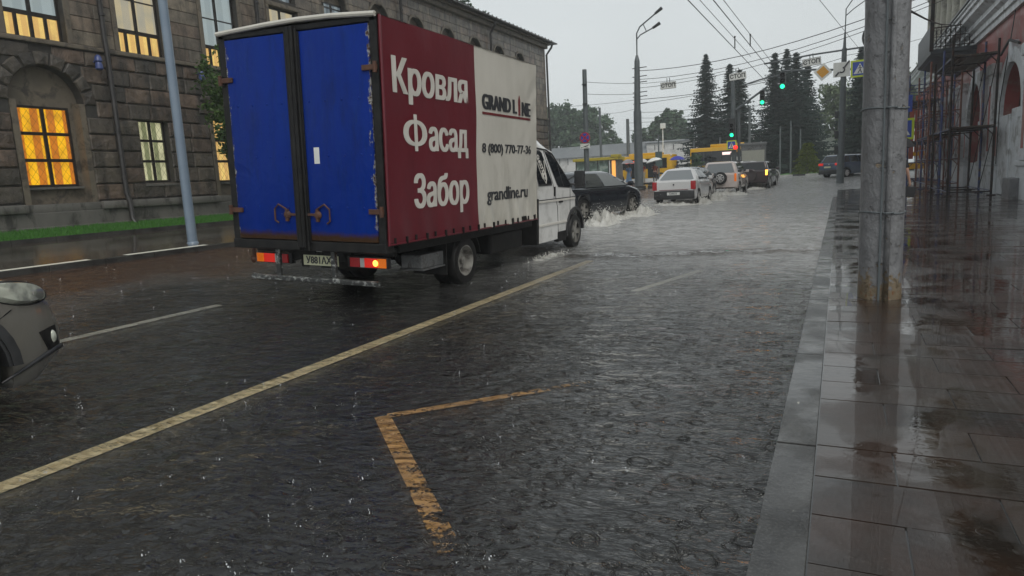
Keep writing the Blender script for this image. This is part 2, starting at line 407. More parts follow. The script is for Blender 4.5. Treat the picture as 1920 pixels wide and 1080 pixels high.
m = MB(); m.grid([-.095, 2, 5.8], rng(-4, 46, 5), lambda x, y: (x, y, .0535 if y < 12 else .045)); tag(m.build('pavement_bed', M['asphalt'], fix=False), kind='structure')

# left kerb, pavement, lawn
m = MB(); y = -4.0
while y < 46:
    zk = g(-12.1, y + .5); m.bbox(-12.32, -12.1, y + .005, y + .995, zk - .2, zk + .13, .012); y += 1.0
tag(m.build('left_kerb', M['kerb']), kind='structure')
m = MB()
for a, b in ((2.0, 7.75), (8.45, 10.3)):
    strip(m, [(-12.19, a), (-12.19, b)], .16, .139, 10)
tag(m.build('kerb_paint', M['line_white'], fix=False), kind='structure')
sheet('left_pavement', M['walk'], [-16.85, -15, -13.5, -12.3], rng(-6, 48, 3), lambda x, y: (x, y, g(x, y) + .12))
m = MB()
for i in range(52):
    y = -4 + i; zk = g(-16.9, y); m.box(-16.93, -16.83, y + .004, y + .996, zk - .1, zk + .2)
tag(m.build('lawn_edging', M['kerb']), kind='structure')
sheet('lawn', M['grass'], rng(-20.2, -16.9, .4), rng(-6, 50, .5), lambda x, y: (x, y, g(x, y) + .16 + .02 * MN.noise((x * 3, y * 3, 0))))
m = MB()                                     # grass blades
for i in range(26000):
    x = R.uniform(-20, -16.94); y = R.uniform(5, 26); z = g(x, y) + .15; h = R.uniform(.05, .11); a = R.uniform(0, PI); dx, dy = math.cos(a) * .014, math.sin(a) * .014
    m.add([(x - dx, y - dy, z), (x + dx, y + dy, z), (x + R.uniform(-.03, .03), y + R.uniform(-.03, .03), z + h)], [(0, 1, 2)])
tag(m.build('grass', M['grass'], fix=False), 'short green grass on the strip under the stone building', 'grass', kind='stuff')

# raindrop splashes: tiny crowns and drops on the water
t = NT('splash_drops'); M['drop'] = t.done(t.pbsdf((.8, .82, .84), .1, 0, None, spec=.8, Alpha=.8))
m = MB()
for i in range(380):
    y = 1.6 + 22 * R.random() ** 1.9; x = R.uniform(-11.8, -.35)
    if y < 2 and x < -4: continue
    z = g(x, y) + .034; h = R.uniform(.004, .014) * (1 + y * .015); r = R.uniform(.0014, .0032) * (1 + y * .05)
    m.cyl((x, y, z), (x + R.uniform(-.004, .004), y, z + h), r, r * .4, 5)
    if R.random() < .5: m.ball((x + R.uniform(-.01, .01), y, z + h + r * 2), r * 1.1, 5)
    for k in range(3):
        a = R.uniform(0, 2 * PI); q = R.uniform(.012, .03); m.ball((x + q * math.cos(a), y + q * math.sin(a), z + R.uniform(.003, .02)), r * .6, 4)
tag(m.build('raindrop_splashes', M['drop']), 'tiny white drops thrown up by rain on the flooded road', 'raindrops', kind='stuff')
# ---------------------------------------------------------------- stone building on the left
def stone_mat(name, cols, bump, bscale, rough=.45, soot=(.02, .018, .016)):
    t = NT(name); v = t.coord((1, 1, 1), 'World')
    ri = t.n('NewGeometry').outputs['Random Per Island']
    c = t.ramp(ri, [(i / (len(cols) - 1), k) for i, k in enumerate(cols)])
    c = t.mix(t.ramp(t.noise(v, 2.3, 7, .65), [(.38, 0.0), (.7, .8)]), c, soot)
    c = t.mix(t.ramp(t.noise(t.coord((1, 1, .18), 'World'), 3.2, 6, .6), [(.48, 0.0), (.66, .75)]), c, soot)
    c = t.mix(t.ramp(t.noise(v, 40, 4), [(.5, 0.0), (.75, .4)]), c, tuple(x * 1.6 for x in cols[-1]))
    h = t.math('MULTIPLY_ADD', t.noise(v, bscale, 5, .6, .3), 1.0, t.math('MULTIPLY', t.noise(v, bscale * 9, 3), .15))
    return t.done(t.pbsdf(c, rough, 0, t.bump(h, .08, bump), coat=.25, coat_rough=.2))
M['stone_low'] = stone_mat('rough_dark_stone', [(.075, .062, .048), (.13, .108, .082), (.17, .115, .08), (.05, .044, .036)], .95, 3.6)
M['stone_high'] = stone_mat('smooth_brown_stone', [(.19, .16, .12), (.25, .205, .15), (.20, .14, .10), (.16, .14, .11)], .2, 9)
M['mortar'] = mat('dark_mortar', (.03, .027, .023), (.05, .045, .038), 5, .7, coord='World')
M['plinth'] = mat('plinth_render', (.11, .105, .095), (.15, .14, .125), 2, .5, bump=.3, bscale=30, coord='World', dirt=(.045, .042, .037), dscale=2.2, stretch=(1, 1, .5))
M['plaster'] = mat('brown_plaster', (.12, .1, .075), (.17, .14, .1), 2, .55, bump=.25, bscale=30, coord='World', dirt=(.06, .05, .04), dscale=2)
M['frame_dark'] = mat('dark_window_frame', (.012, .010, .009), (.03, .024, .02), 8, .35)
M['roof_metal'] = mat('dark_roof_metal', (.035, .034, .034), (.06, .058, .056), 3, .4, coord='World')
M['pipe_dark'] = mat('dark_drainpipe', (.018, .016, .016), (.04, .035, .032), 5, .35)
M['lamp_blue'] = mat('blue_lamp_body', (.03, .05, .16), (.05, .07, .2), 7, .35)
def pane_mat(name, a, b, st, fold=14, warm=None):
    t = NT(name); v = t.coord((1, 1, 1))
    wv = t.n('TexWave', bands_direction='Y'); wv.inputs['Scale'].default_value = fold * .1; wv.inputs['Distortion'].default_value = .5; wv.inputs['Detail Scale'].default_value = .6; t.l(v, wv.inputs['Vector'])
    c = t.mix(t.ramp(wv.outputs['Fac'], [(.45, 0.0), (.62, 1.0)]), a, b)
    c = t.mix(t.ramp(t.noise(v, 1.7, 5), [(.45, 0.0), (.75, .7)]), c, warm or tuple(x * .5 for x in b))
    return t.done(t.pbsdf((.02, .02, .02), .06, Emission_Color=c, Emission_Strength=st))
M['pane_orange'] = pane_mat('lit_pane_orange', (1, .53, .008), (.60, .19, .012), .95, 7)
M['pane_green'] = pane_mat('lit_pane_cream', (.72, .70, .42), (.26, .28, .14), .75, 9)
M['pane_yellow'] = pane_mat('lit_pane_yellow', (.95, .66, .2), (.8, .5, .16), .85, 10, (.45, .25, .1))
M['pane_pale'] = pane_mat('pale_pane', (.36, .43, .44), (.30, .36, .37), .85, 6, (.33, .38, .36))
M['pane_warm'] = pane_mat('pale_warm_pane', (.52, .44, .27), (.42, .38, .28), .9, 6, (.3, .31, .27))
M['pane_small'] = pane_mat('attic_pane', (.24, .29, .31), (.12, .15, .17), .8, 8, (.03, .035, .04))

XW = -20.0
bays = [12.22 + 3.22 * k for k in range(-3, 11)]
Y0, Y1, ZB, ZT = 0.6, 49.0, .55, 11.35
bld = thing('stone_building', 'long dark rusticated stone building with lit windows across the road, left side', 'building', (XW, 0, .7))
OFF = (XW, 0, .7)
holes = []; archs = []
for i, yc in enumerate(bays):
    k = i - 3
    if k % 2 == 0:
        holes.append((yc - 1.03, yc + 1.03, 1.57, 4.36)); archs.append((yc, 1.03, 4.36, 1))
    else: holes.append((yc - .53, yc + .53, 2.1, 4.09))
    holes.append((yc - .81, yc + .81, 6.08, 8.74))
    holes.append((yc - .74, yc + .74, 9.02, 9.46)); archs.append((yc, .74, 9.46, 0))
# core wall with real openings
def wall_holes(m, X, ys, zs, inside):
    for a, b in zip(ys, ys[1:]):
        for c, d in zip(zs, zs[1:]):
            if not inside((a + b) / 2, (c + d) / 2): m.quad((X, a, c), (X, b, c), (X, b, d), (X, a, d))
allh = holes + [(yc - r, yc + r, zs, zs + r) for yc, r, zs, _ in archs]
ys = sorted({Y0, Y1, *[h[0] for h in allh], *[h[1] for h in allh]}); zs = sorted({ZB, ZT, *[h[2] for h in allh], *[h[3] for h in allh]})
m = MB(); wall_holes(m, XW, ys, zs, lambda y, z: any(h[0] < y < h[1] and h[2] < z < h[3] for h in allh))
for yc, r, z0, big in archs:
    n = 16; D = .35
    for i in range(n):
        t0, t1 = PI - PI * i / n, PI - PI * (i + 1) / n
        a = (yc + r * math.cos(t0), z0 + r * math.sin(t0)); b = (yc + r * math.cos(t1), z0 + r * math.sin(t1))
        m.quad((XW, a[0], a[1]), (XW, b[0], b[1]), (XW, b[0], z0 + r), (XW, a[0], z0 + r))
        m.quad((XW, a[0], a[1]), (XW - D, a[0], a[1]), (XW - D, b[0], b[1]), (XW, b[0], b[1]))
for y0, y1, z0, z1 in holes:
    D = .35; arch = any(abs((y0 + y1) / 2 - a[0]) < .01 and abs(z1 - a[2]) < .01 for a in archs)
    m.quad((XW, y0, z0), (XW, y0, z1), (XW - D, y0, z1), (XW - D, y0, z0)); m.quad((XW, y1, z0), (XW - D, y1, z0), (XW - D, y1, z1), (XW, y1, z1))
    m.quad((XW, y0, z0), (XW - D, y0, z0), (XW - D, y1, z0), (XW, y1, z0))
    if not arch: m.quad((XW, y0, z1), (XW, y1, z1), (XW - D, y1, z1), (XW - D, y0, z1))
m.box(XW - 13, XW - .4, Y0, Y1 - .02, ZB, ZT)
m.quad((XW, Y1, ZB), (XW - 13, Y1, ZB), (XW - 13, Y1, ZT), (XW, Y1, ZT)); m.quad((XW, Y0, ZB), (XW, Y0, ZT), (XW - 13, Y0, ZT), (XW - 13, Y0, ZB))
m.build('wall', M['mortar'], bld, off=OFF, fix=False)
# plaster backs of the arched recesses
for yc, r, z0, big in archs:
    m = MB()
    if big:
        wy, b, t = .745, 2.05, 4.30; X = XW - .33
        m.quad((X, yc - r, 1.57), (X, yc + r, 1.57), (X, yc + r, b), (X, yc - r, b))
        m.quad((X, yc - r, b), (X, yc - wy, b), (X, yc - wy, t), (X, yc - r, t)); m.quad((X, yc + wy, b), (X, yc + r, b), (X, yc + r, t), (X, yc + wy, t))
        m.quad((X, yc - r, t), (X, yc + r, t), (X, yc + r, z0), (X, yc - r, z0))
        m.add([(X, yc, z0)] + [(X, yc + r * math.cos(PI * i / 16), z0 + r * math.sin(PI * i / 16)) for i in range(17)], [(0, i, i + 1) for i in range(1, 17)])
        for sy in (-1, 1): m.box(X, XW + .03, yc + sy * .94 - .085, yc + sy * .94 + .085, 1.5, 4.40)
    else:
        X = XW - .3
        m.add([(X, yc, z0)] + [(X, yc + r * math.cos(PI * i / 16), z0 + r * math.sin(PI * i / 16)) for i in range(17)], [(0, i, i + 1) for i in range(1, 17)])
    m.build('arch_recess', M['plaster'], bld, off=OFF)
# stone facing, block by block
def block(m, y0, y1, z0, z1, dep, rough):
    e = .035 if rough else .012; gp = .012 if rough else .006
    y0 += gp; y1 -= gp; z0 += gp; z1 -= gp
    if y1 - y0 < .06: return
    X = XW + .002
    q = [(y0, z0), (y1, z0), (y1, z1), (y0, z1)]
    inner = [(y0 + e, z0 + e), (y1 - e, z0 + e), (y1 - e, z1 - e), (y0 + e, z1 - e)]
    v = [(X, a, b) for a, b in q] + [(X + dep * R.uniform(.75, 1.2), a, b) for a, b in inner]
    f = [(i, (i + 1) % 4, (i + 1) % 4 + 4, i + 4) for i in range(4)]
    if rough:
        v.append((X + dep * R.uniform(.95, 1.35), lerp(y0, y1, R.uniform(.3, .7)), lerp(z0, z1, R.uniform(.35, .65))))
        f += [(4, 5, 8), (5, 6, 8), (6, 7, 8), (7, 4, 8)]
    else: f.append((4, 5, 6, 7))
    m.add(v, f)
def row_blocks(m, z0, z1, cuts, Lm, dep, rough):
    iv = [(Y0, Y1)]
    for a, b in cuts:
        nv = []
        for c, d in iv:
            if b <= c or a >= d: nv.append((c, d)); continue
            if a > c: nv.append((c, a))
            if b < d: nv.append((b, d))
        iv = nv
    for a, b in iv:
        n = max(1, round((b - a) / Lm / R.uniform(.85, 1.2))); e = [a] + [a + (b - a) * (i + R.uniform(-.18, .18)) / n for i in range(1, n)] + [b]
        for p, q in zip(e, e[1:]): block(m, p, q, z0, z1, dep, rough)
low = MB(); z = 1.6; RH = .487
while z < 5.85:
    z1 = min(z + RH, 5.94); zm = (z + z1) / 2; cuts = []
    for y0, y1, b, t in holes:
        if b < zm < t: cuts.append((y0, y1))
    for yc, r, zs, big in archs:
        ro = r + .36
        if big and zs - .1 < zm < zs + ro: hw = math.sqrt(max(0, ro * ro - (zm - zs) ** 2)); cuts.append((yc - hw, yc + hw))
    row_blocks(low, z, z1, cuts, .85, .05, True); z = z1
for yc, r, zs, big in archs:                    # wedge stones round the big arches
    if not big: continue
    n = 9
    for i in range(n):
        t0, t1 = PI * i / n + .015, PI * (i + 1) / n - .015; ro = r + .36
        P = lambda rr, t, x: (XW + x, yc + rr * math.cos(t), min(5.94, zs + rr * math.sin(t)))
        tm = (t0 + t1) / 2; h1 = R.uniform(.06, .1)
        v = [P(r, t0, .002), P(ro, t0, .002), P(ro, tm, .002), P(ro, t1, .002), P(r, t1, .002), P(r, tm, .002)]
        v += [P(r + .03, t0 + .03, .055), P(ro - .03, t0 + .03, .055), P(ro - .03, tm, .055), P(ro - .03, t1 - .03, .055), P(r + .03, t1 - .03, .055), P(r + .03, tm, .055), P((r + ro) / 2, tm, h1)]
        f = [(j, (j + 1) % 6, (j + 1) % 6 + 6, j + 6) for j in range(6)] + [(6 + j, 6 + (j + 1) % 6, 12) for j in range(6)]
        low.add(v, f)
low.build('stone_facing', M['stone_low'], bld, off=OFF)
up = MB(); z = 6.09
while z < 11.1:
    z1 = min(z + .405, 11.2); zm = (z + z1) / 2; cuts = []
    for y0, y1, b, t in holes:
        if b < z1 - .05 and t > z + .05: cuts.append((y0 - .16 if b < 7 else y0, y1 + .16 if b < 7 else y1))
    for yc, r, zs, big in archs:
        ro = r + .13
        if not big and zs - .02 < zm < zs + ro: hw = math.sqrt(max(0, ro * ro - (zm - zs) ** 2)); cuts.append((yc - hw, yc + hw))
    row_blocks(up, z, z1, cuts, .95, .014, False); z = z1
up.build('ashlar_facing', M['stone_high'], bld, off=OFF)
for yc in bays:                                  # surrounds of the upper windows
    tr = MB()
    for s in (-1, 1): tr.bbox(XW + .003, XW + .045, yc + s * .89 - .08, yc + s * .89 + .08, 6.09, 8.74, .015)
    tr.bbox(XW + .003, XW + .05, yc - .97, yc + .97, 8.745, 8.9, .015)
    n = 12
    for i in range(n):
        t0, t1 = PI * i / n, PI * (i + 1) / n; P = lambda rr, t, x: (XW + x, yc + rr * math.cos(t), 9.46 + rr * math.sin(t))
        a = [P(.745, t0, .003), P(.87, t0, .003), P(.87, t1, .003), P(.745, t1, .003)]; b = [P(.745, t0, .05), P(.87, t0, .05), P(.87, t1, .05), P(.745, t1, .05)]
        tr.add(a + b, [(4, 5, 6, 7), (0, 1, 5, 4), (2, 3, 7, 6), (1, 2, 6, 5), (3, 0, 4, 7)])
    tr.build('window_surround', M['plaster'], bld, off=OFF)
# plinth, ledges, string course, cornice
m = MB(); seg = sorted([(yc - 1.05, yc + 1.05) for yc in bays[1::2]])
m.bbox(XW - .1, XW + .13, Y0, Y1 + .05, ZB - .3, 1.34, .02)
m.bbox(XW - .1, XW + .19, Y0, Y1 + .05, ZB - .3, .95, .02)
m.build('plinth', M['plinth'], bld, off=OFF)
m = MB(); prev = Y0
for a, b in seg: m.bbox(XW - .05, XW + .24, prev, a, 1.34, 1.58, .07); m.bbox(XW - .3, XW + .1, a + .003, b - .003, 1.34, 1.565, .02); prev = b
m.bbox(XW - .05, XW + .24, prev, Y1 + .05, 1.34, 1.58, .07)
m.build('plinth_ledge', M['plinth'], bld, smooth=30, off=OFF)
m = MB(); m.bbox(XW - .1, XW + .12, Y0, Y1 + .03, 5.945, 6.075, .03); m.build('string_course', M['plaster'], bld, off=OFF)
m = MB(); m.bbox(XW - .1, XW + .25, Y0, Y1 + .05, 11.1, 11.35, .04); m.bbox(XW - .1, XW + .45, Y0, Y1 + .1, 11.352, 11.45, .02); m.build('cornice', M['plaster'], bld, off=OFF)
m = MB(); e = .75
m.add([(XW + e, Y0 - e, 11.46), (XW + e, Y1 + e, 11.46), (XW - 13.5, Y1 + e, 11.46), (XW - 13.5, Y0 - e, 11.46), (XW - 6, Y1 - 6, 13.6), (XW - 6, Y0 + 6, 13.6),
       (XW + e, Y0 - e, 11.54), (XW + e, Y1 + e, 11.54), (XW - 13.5, Y1 + e, 11.54), (XW - 13.5, Y0 - e, 11.54)],
      [(0, 3, 2, 1), (0, 1, 7, 6), (1, 2, 8, 7), (2, 3, 9, 8), (3, 0, 6, 9), (6, 7, 4, 5), (7, 8, 4), (8, 9, 5, 4), (9, 6, 5)])
y = Y0
while y < Y1: m.box(XW + e - .02, XW + e + .03, y, y + .04, 11.46, 11.6); y += .6
m.build('roof', M['roof_metal'], bld, off=OFF)
# windows: one of each kind, then repeats
def frame_bars(w, z0, z1, vs, hs, t=.045, fw=.07, d=.08):
    m = MB(); m.box(-d, 0, -w, -w + fw, z0, z1); m.box(-d, 0, w - fw, w, z0, z1); m.box(-d, 0, -w + fw, w - fw, z0, z0 + fw); m.box(-d, 0, -w + fw, w - fw, z1 - fw, z1)
    for v, a, b, tt in vs: m.box(-d * .8, -.004, v - tt, v + tt, a, b)
    for h, a, b, tt in hs: m.box(-d * .9, -.008, a, b, h - tt, h + tt)
    return m
def grille(w, z0, z1, s=.26, r=.003):
    m = MB(); n = int((2 * w + z1 - z0) / s) + 2
    for i in range(-n, n):
        for sg in (1, -1):
            a = []
            for t in (0, 1):
                pass
            y0 = -w + i * s * .8; pts = []
            for q in range(60):
                y = y0 + q * .05 * .75; z = z0 + q * .05 if sg > 0 else z1 - q * .05
                if -w < y < w and z0 < z < z1: pts.append((.02, y, z))
            if len(pts) > 1: m.cyl(pts[0], pts[-1], r, n=4)
    return m
def window(y, x, kind, panes, first={}):
    if kind not in first:
        if kind == 'ground_wide': f = frame_bars(.745, 2.05, 4.30, [(0, 2.05, 4.30, .05)], [(2.8, -.745, .745, .045), (3.54, -.745, .745, .045)]); gr = grille(.74, 2.07, 4.28); w, a, b = .745, 2.05, 4.30
        elif kind == 'ground': f = frame_bars(.53, 2.1, 4.09, [(0, 2.1, 4.09, .045)], [(2.78, -.53, .53, .04), (3.43, -.53, .53, .04)]); gr = grille(.52, 2.12, 4.07); w, a, b = .53, 2.1, 4.09
        elif kind == 'tall':
            f = frame_bars(.81, 6.08, 8.74, [(0, 6.08, 8.74, .05), (-.4, 6.08, 6.72, .045), (.4, 6.08, 6.72, .045)], [(6.78, -.81, .81, .06), (7.75, -.81, .81, .02)]); gr = None; w, a, b = .81, 6.08, 8.74
        else: f = frame_bars(.74, 9.02, 9.62, [(0, 9.02, 9.62, .05)], [(9.4, -.74, .74, .025)]); gr = None; w, a, b = .74, 9.02, 9.62
        first[kind] = (f, gr, w, a, b, {})
    f, gr, w, a, b, cache = first[kind]
    sh = lambda mb: [(p[0], p[1], p[2] - .7) for p in mb.v]
    if 'f' not in cache:
        f.v = sh(f); o = f.build('window', M['frame_dark'], bld); cache['f'] = o.data
    else: o = bpy.data.objects.new('window', cache['f']); col.objects.link(o); o.parent = bld
    o.location = (x, y, 0)
    for z0, z1, mk in panes:
        m = MB(); m.quad((-.05, -w + .02, z0 - .7), (-.05, w - .02, z0 - .7), (-.05, w - .02, z1 - .7), (-.05, -w + .02, z1 - .7)); m.build('pane', M[mk], o, fix=False)
    if gr:
        if 'g' not in cache:
            gr.v = sh(gr); q = gr.build('grille', M['frame_dark'], o); cache['g'] = q.data
        else: q = bpy.data.objects.new('grille', cache['g']); col.objects.link(q); q.parent = o
low_m = {0: 'pane_orange', 1: 'pane_green', 2: 'pane_yellow', 3: 'pane_green'}
for i, yc in enumerate(bays):
    k = i - 3
    if k % 2 == 0: window(yc, -.33, 'ground_wide', [(2.05, 4.30, low_m.get(k, 'pane_small'))])
    else: window(yc, -.2, 'ground', [(2.1, 4.09, low_m.get(k, 'pane_small'))])
    if k == 0: p = [(6.08, 6.78, 'pane_yellow'), (6.78, 8.74, 'pane_pale')]
    elif k == 1: p = [(6.08, 6.78, 'pane_yellow'), (6.78, 8.74, 'pane_warm')]
    elif k == 3: p = [(6.08, 8.74, 'pane_warm')]
    else: p = [(6.08, 6.78, 'pane_yellow' if k == 2 else 'pane_pale'), (6.78, 8.74, 'pane_pale')]
    window(yc, -.2, 'tall', p)
    window(yc, -.22, 'attic', [(9.02, 9.62, 'pane_small')])
for i, yc in enumerate(bays):
    m = MB(); k = i - 3; w = .80 if k % 2 == 0 else .6
    x = XW - .33 if k % 2 == 0 else XW - .05
    m.box(x, x + .14, yc - w, yc + w, 1.985, 2.045); m.build('window_sill', M['plinth'], bld, off=OFF)
# drainpipes
for y in (14.05, 20.3, 30.0, 39.8):
    m = MB(); m.tube([(XW + .55, y, 11.4), (XW + .5, y, 11.15), (XW + .17, y, 10.7), (XW + .17, y, 6.3), (XW + .2, y, 6.0), (XW + .2, y, 1.8), (XW + .32, y, 1.5), (XW + .32, y, 1.0), (XW + .45, y, .85)], .075, 10)
    for z in (10.2, 8.6, 7, 5.2, 3.6, 2.2): m.cyl((XW + .19, y, z), (XW + .19, y, z + .06), .095, n=10)
    m.build('drainpipe', M['pipe_dark'], bld, smooth=40, off=OFF)
m = MB(); m.tube([(XW + .5, Y1 + .3, 11.4), (XW + .45, Y1 + .25, 11.2), (XW + .1, Y1 + .1, 10.7), (XW + .1, Y1 + .1, 1)], .08, 8); m.build('drainpipe', M['pipe_dark'], bld, off=OFF)
for y, z in ((13.7, 5.55), (17.35, 5.62)):
    m = MB(); m.cyl((XW + .05, y, z + .1), (XW + .25, y, z + .12), .03); m.lathe([(.03, .28), (.09, .22), (.11, .1), (.08, .06), (.1, 0), (.11, -.12), (.06, -.16)], 12, (XW + .26, y, z)); m.build('wall_lamp', M['lamp_blue'], bld, smooth=40, off=OFF)
# ---------------------------------------------------------------- delivery truck
def door_paint():
    t = NT('worn_blue_paint'); gcrd = t.n('TexCoord').outputs['Generated']; s = t.n('SeparateXYZ'); t.l(gcrd, s.inputs[0]); v = t.coord((1, 1, 1))
    ex = t.math('MINIMUM', s.outputs[0], t.math('SUBTRACT', 1.0, s.outputs[0])); ez = t.math('MINIMUM', t.math('MULTIPLY', s.outputs[2], 2.2), t.math('ADD', t.math('SUBTRACT', 1.0, s.outputs[2]), .06))
    e = t.math('MINIMUM', ex, ez)
    n1 = t.noise(v, 9, 8, .7, .5)
    n2 = t.noise(t.coord((1, 1, .25)), 24, 4, .7)
    chip = t.ramp(t.math('SUBTRACT', t.math('MULTIPLY_ADD', n2, .5, t.math('MULTIPLY', n1, .55)), t.math('MULTIPLY', e, 2.6)), [(.50, 0.0), (.53, 1.0)])
    spots = t.ramp(t.noise(v, 17, 7, .75), [(.70, 0.0), (.72, 1.0)])
    blue = t.mix(t.noise(t.coord((1, 1, .15)), 3.5, 4), (.0003, .017, .16), (.0005, .026, .25))
    blue = t.mix(t.ramp(t.noise(t.coord((1, 1, .05)), 30, 3), [(.45, 0.0), (.8, .6)]), blue, (.003, .035, .20)); blue = t.mix(t.ramp(t.noise(t.coord((1, 1, .22)), 5, 7, .7), [(.52, 0.0), (.75, .6)]), blue, (.004, .012, .06))
    under = t.mix(t.ramp(t.noise(v, 30, 4), [(.4, 0.0), (.6, 1.0)]), (.36, .37, .36), (.06, .028, .014))
    c = t.mix(t.math('MAXIMUM', chip, t.math('MULTIPLY', spots, .8)), blue, under)
    c = t.mix(t.ramp(t.math('MULTIPLY_ADD', n1, .05, s.outputs[2]), [(.045, 1.0), (.075, 0.0)]), c, (.055, .028, .014))
    return t.done(t.pbsdf(c, .32, 0, t.bump(t.math('MULTIPLY_ADD', t.noise(t.coord((1, 1, .6)), 2.2, 3, .5, .6), 9.0, t.math('ADD', n1, t.math('MULTIPLY', chip, -.6))), .006, .5), coat=0, coat_rough=.15, spec=.12))
def tarp_mat(name, a, b, dirt):
    t = NT(name); v = t.coord((1, 1, 1)); s = t.n('SeparateXYZ'); t.l(v, s.inputs[0])
    c = t.mix(t.ramp(t.noise(t.coord((1, 1, .35)), 2.2, 6), [(.35, 0.0), (.7, 1.0)]), a, b)
    c = t.mix(t.ramp(t.math('MULTIPLY_ADD', t.noise(t.coord((1, 1, .3)), 4.5, 7, .7), .9, t.math('MULTIPLY', s.outputs[2], -.16)), [(.2, 0.0), (.5, .55)]), c, dirt)
    return t.done(t.pbsdf(c, .38, 0, t.bump(t.noise(v, 5, 4), .02, .25), coat=.35, coat_rough=.15))
M['door_blue'] = door_paint()
M['tarp_red'] = tarp_mat('maroon_tarpaulin', (.115, .006, .014), (.14, .011, .02), (.05, .008, .011))
M['tarp_white'] = tarp_mat('white_tarpaulin', (.62, .59, .52), (.52, .495, .43), (.27, .245, .19))
M['letter_white'] = mat('printed_white', (.66, .63, .57), (.56, .53, .47), 4, .45, coat=.2)
M['letter_black'] = mat('printed_black', (.025, .028, .032), (.04, .04, .045), 4, .45, coat=.2)
M['letter_red'] = mat('printed_red', (.16, .012, .014), (.13, .01, .013), 4, .45, coat=.2)
M['black_rub'] = mat('black_rubber', (.006, .006, .006), (.018, .017, .016), 8, .5, spec=.25)
M['chassis'] = mat('dirty_black_chassis', (.005, .005, .005), (.014, .013, .012), 7, .5, bump=.4, bscale=20, spec=.25)
M['rust'] = mat('rusty_iron', (.055, .022, .012), (.10, .04, .02), 12, .6, bump=.5, bscale=60)
M['flaky'] = mat('flaking_black_white_paint', (.022, .024, .023), (.03, .03, .03), 8, .35, dirt=(.34, .35, .33), dscale=14, coat=.2, stretch=(1, 1, 1.5))
M['tyre'] = mat('tyre', (.007, .007, .007), (.016, .015, .014), 10, .5, bump=.4, bscale=50, spec=.3)
M['rim_dirty'] = mat('dusty_steel_rim', (.26, .25, .22), (.16, .15, .135), 8, .45, dirt=(.06, .055, .048), dscale=6, coat=.3)
M['alloy'] = mat('alloy_rim', (.60, .58, .56), (.48, .47, .46), 6, .3, metal=.2)
M['van_white'] = mat('van_white_paint', (.74, .73, .70), (.68, .67, .64), 2, .18, coat=.6, dirt=(.55, .54, .51), dscale=2.0)
M['glass'] = mat('dark_glass', (.010, .012, .014), None, rough=.04, spec=.6)
M['trim'] = mat('dark_plastic_trim', (.018, .018, .019), (.035, .035, .036), 9, .4)
M['galv'] = mat('grey_steel_box', (.12, .125, .125), (.2, .2, .2), 6, .35, metal=.3, dirt=(.05, .045, .04), dscale=6, coat=.3)
M['plate'] = mat('plate_yellowish', (.66, .66, .44), (.58, .58, .38), 4, .35)
M['plate_white'] = mat('plate_white', (.7, .7, .66), (.6, .6, .57), 4, .35)
M['lens_red'] = emat('red_lens', (1, .03, .01), .35, (.5, .012, .012))
M['lens_red_dim'] = emat('unlit_red_lens', (.9, .02, .02), .05, (.28, .01, .015))
M['lens_orange'] = emat('orange_lens', (1, .22, .01), .35, (.6, .13, .008))
M['lens_hot'] = emat('lit_lamp', (1, .42, .06), 3.2)
M['lens_white'] = mat('white_lens', (.6, .6, .58), None, rough=.15)

def text(name, body, size, mat, parent, loc, mrot, sx=1.0, bold=0.0, ext=.0015, align='CENTER', shear=0):
    c = bpy.data.curves.new(name, 'FONT'); c.body = body; c.size = size; c.align_x = align; c.align_y = 'CENTER'; c.offset = bold; c.extrude = ext; c.shear = shear; c.resolution_u = 3
    o = bpy.data.objects.new(name, c); col.objects.link(o)
    dg = bpy.context.evaluated_depsgraph_get(); me = bpy.data.meshes.new_from_object(o.evaluated_get(dg))
    bpy.data.objects.remove(o); me.materials.clear(); me.materials.append(mat)
    for v in me.vertices: v.co.x *= sx
    o = bpy.data.objects.new(name, me); col.objects.link(o); o.matrix_local = Matrix.Translation(loc) @ mrot.to_4x4()
    if parent: o.parent = parent
    o.matrix_local = Matrix.Translation(loc) @ mrot.to_4x4()
    return o
ROT_R = Matrix(((0, 0, 1), (1, 0, 0), (0, 1, 0)))       # reads along +y, faces +x
ROT_B = Matrix(((1, 0, 0), (0, 0, -1), (0, 1, 0)))      # reads along +x, faces -y

truck = thing('delivery_truck', 'boxy delivery truck with blue rear doors and maroon and white tarpaulin side', 'truck', (-5.95, 6.49, g(-5.95, 6.5)))
truck.rotation_euler = (0, rad(2.4), 0)
TB, TT, TW, TL = .79, 3.34, 1.2, 4.36
def wrinkle(y, z):
    a = .016 * MN.noise((y * .9, z * 1.4, 2)) + .006 * MN.noise((y * 3, z * 1.6, 5))
    low = max(0, 1 - (z - TB) / .6)
    a += low * .026 * math.sin(y * 13 + z * 5 + 2 * MN.noise((y * 2, 0, 1))) * (.4 + .6 * ss(2.1, 2.6, y))
    a += .012 * MN.noise((y * 5 - z * 5, z * 1.1, 3)) * ss(3.0, 4.2, y)
    return a
SPL = 2.22
m = MB(); ysr = rng(0, SPL, .06); zsr = rng(TB, TT, .06)
side = lambda y, z: (TW + wrinkle(y, z) + .012, y, z)
m.grid(ysr, zsr, side); m.m = 1; m.grid(rng(SPL, TL, .06), zsr, side)
tarp = m.build('side_tarpaulin', [M['tarp_red'], M['tarp_white']], truck, smooth=True, fix=False)
m = MB(); m.grid(rng(0, TL, .1), rng(TB, TT, .1), lambda y, z: (-TW - .012 - wrinkle(y + 3, z), y, z)); m.build('side_tarpaulin', M['tarp_white'], truck, smooth=True, fix=False)
m = MB(); m.grid(rng(-TW - .014, TW + .014, .1), rng(-.03, TL, .1), lambda x, y: (x, y, TT + .05 * (1 - (x / TW) ** 2) + .012 * MN.noise((x * 3, y * 3, 0))))
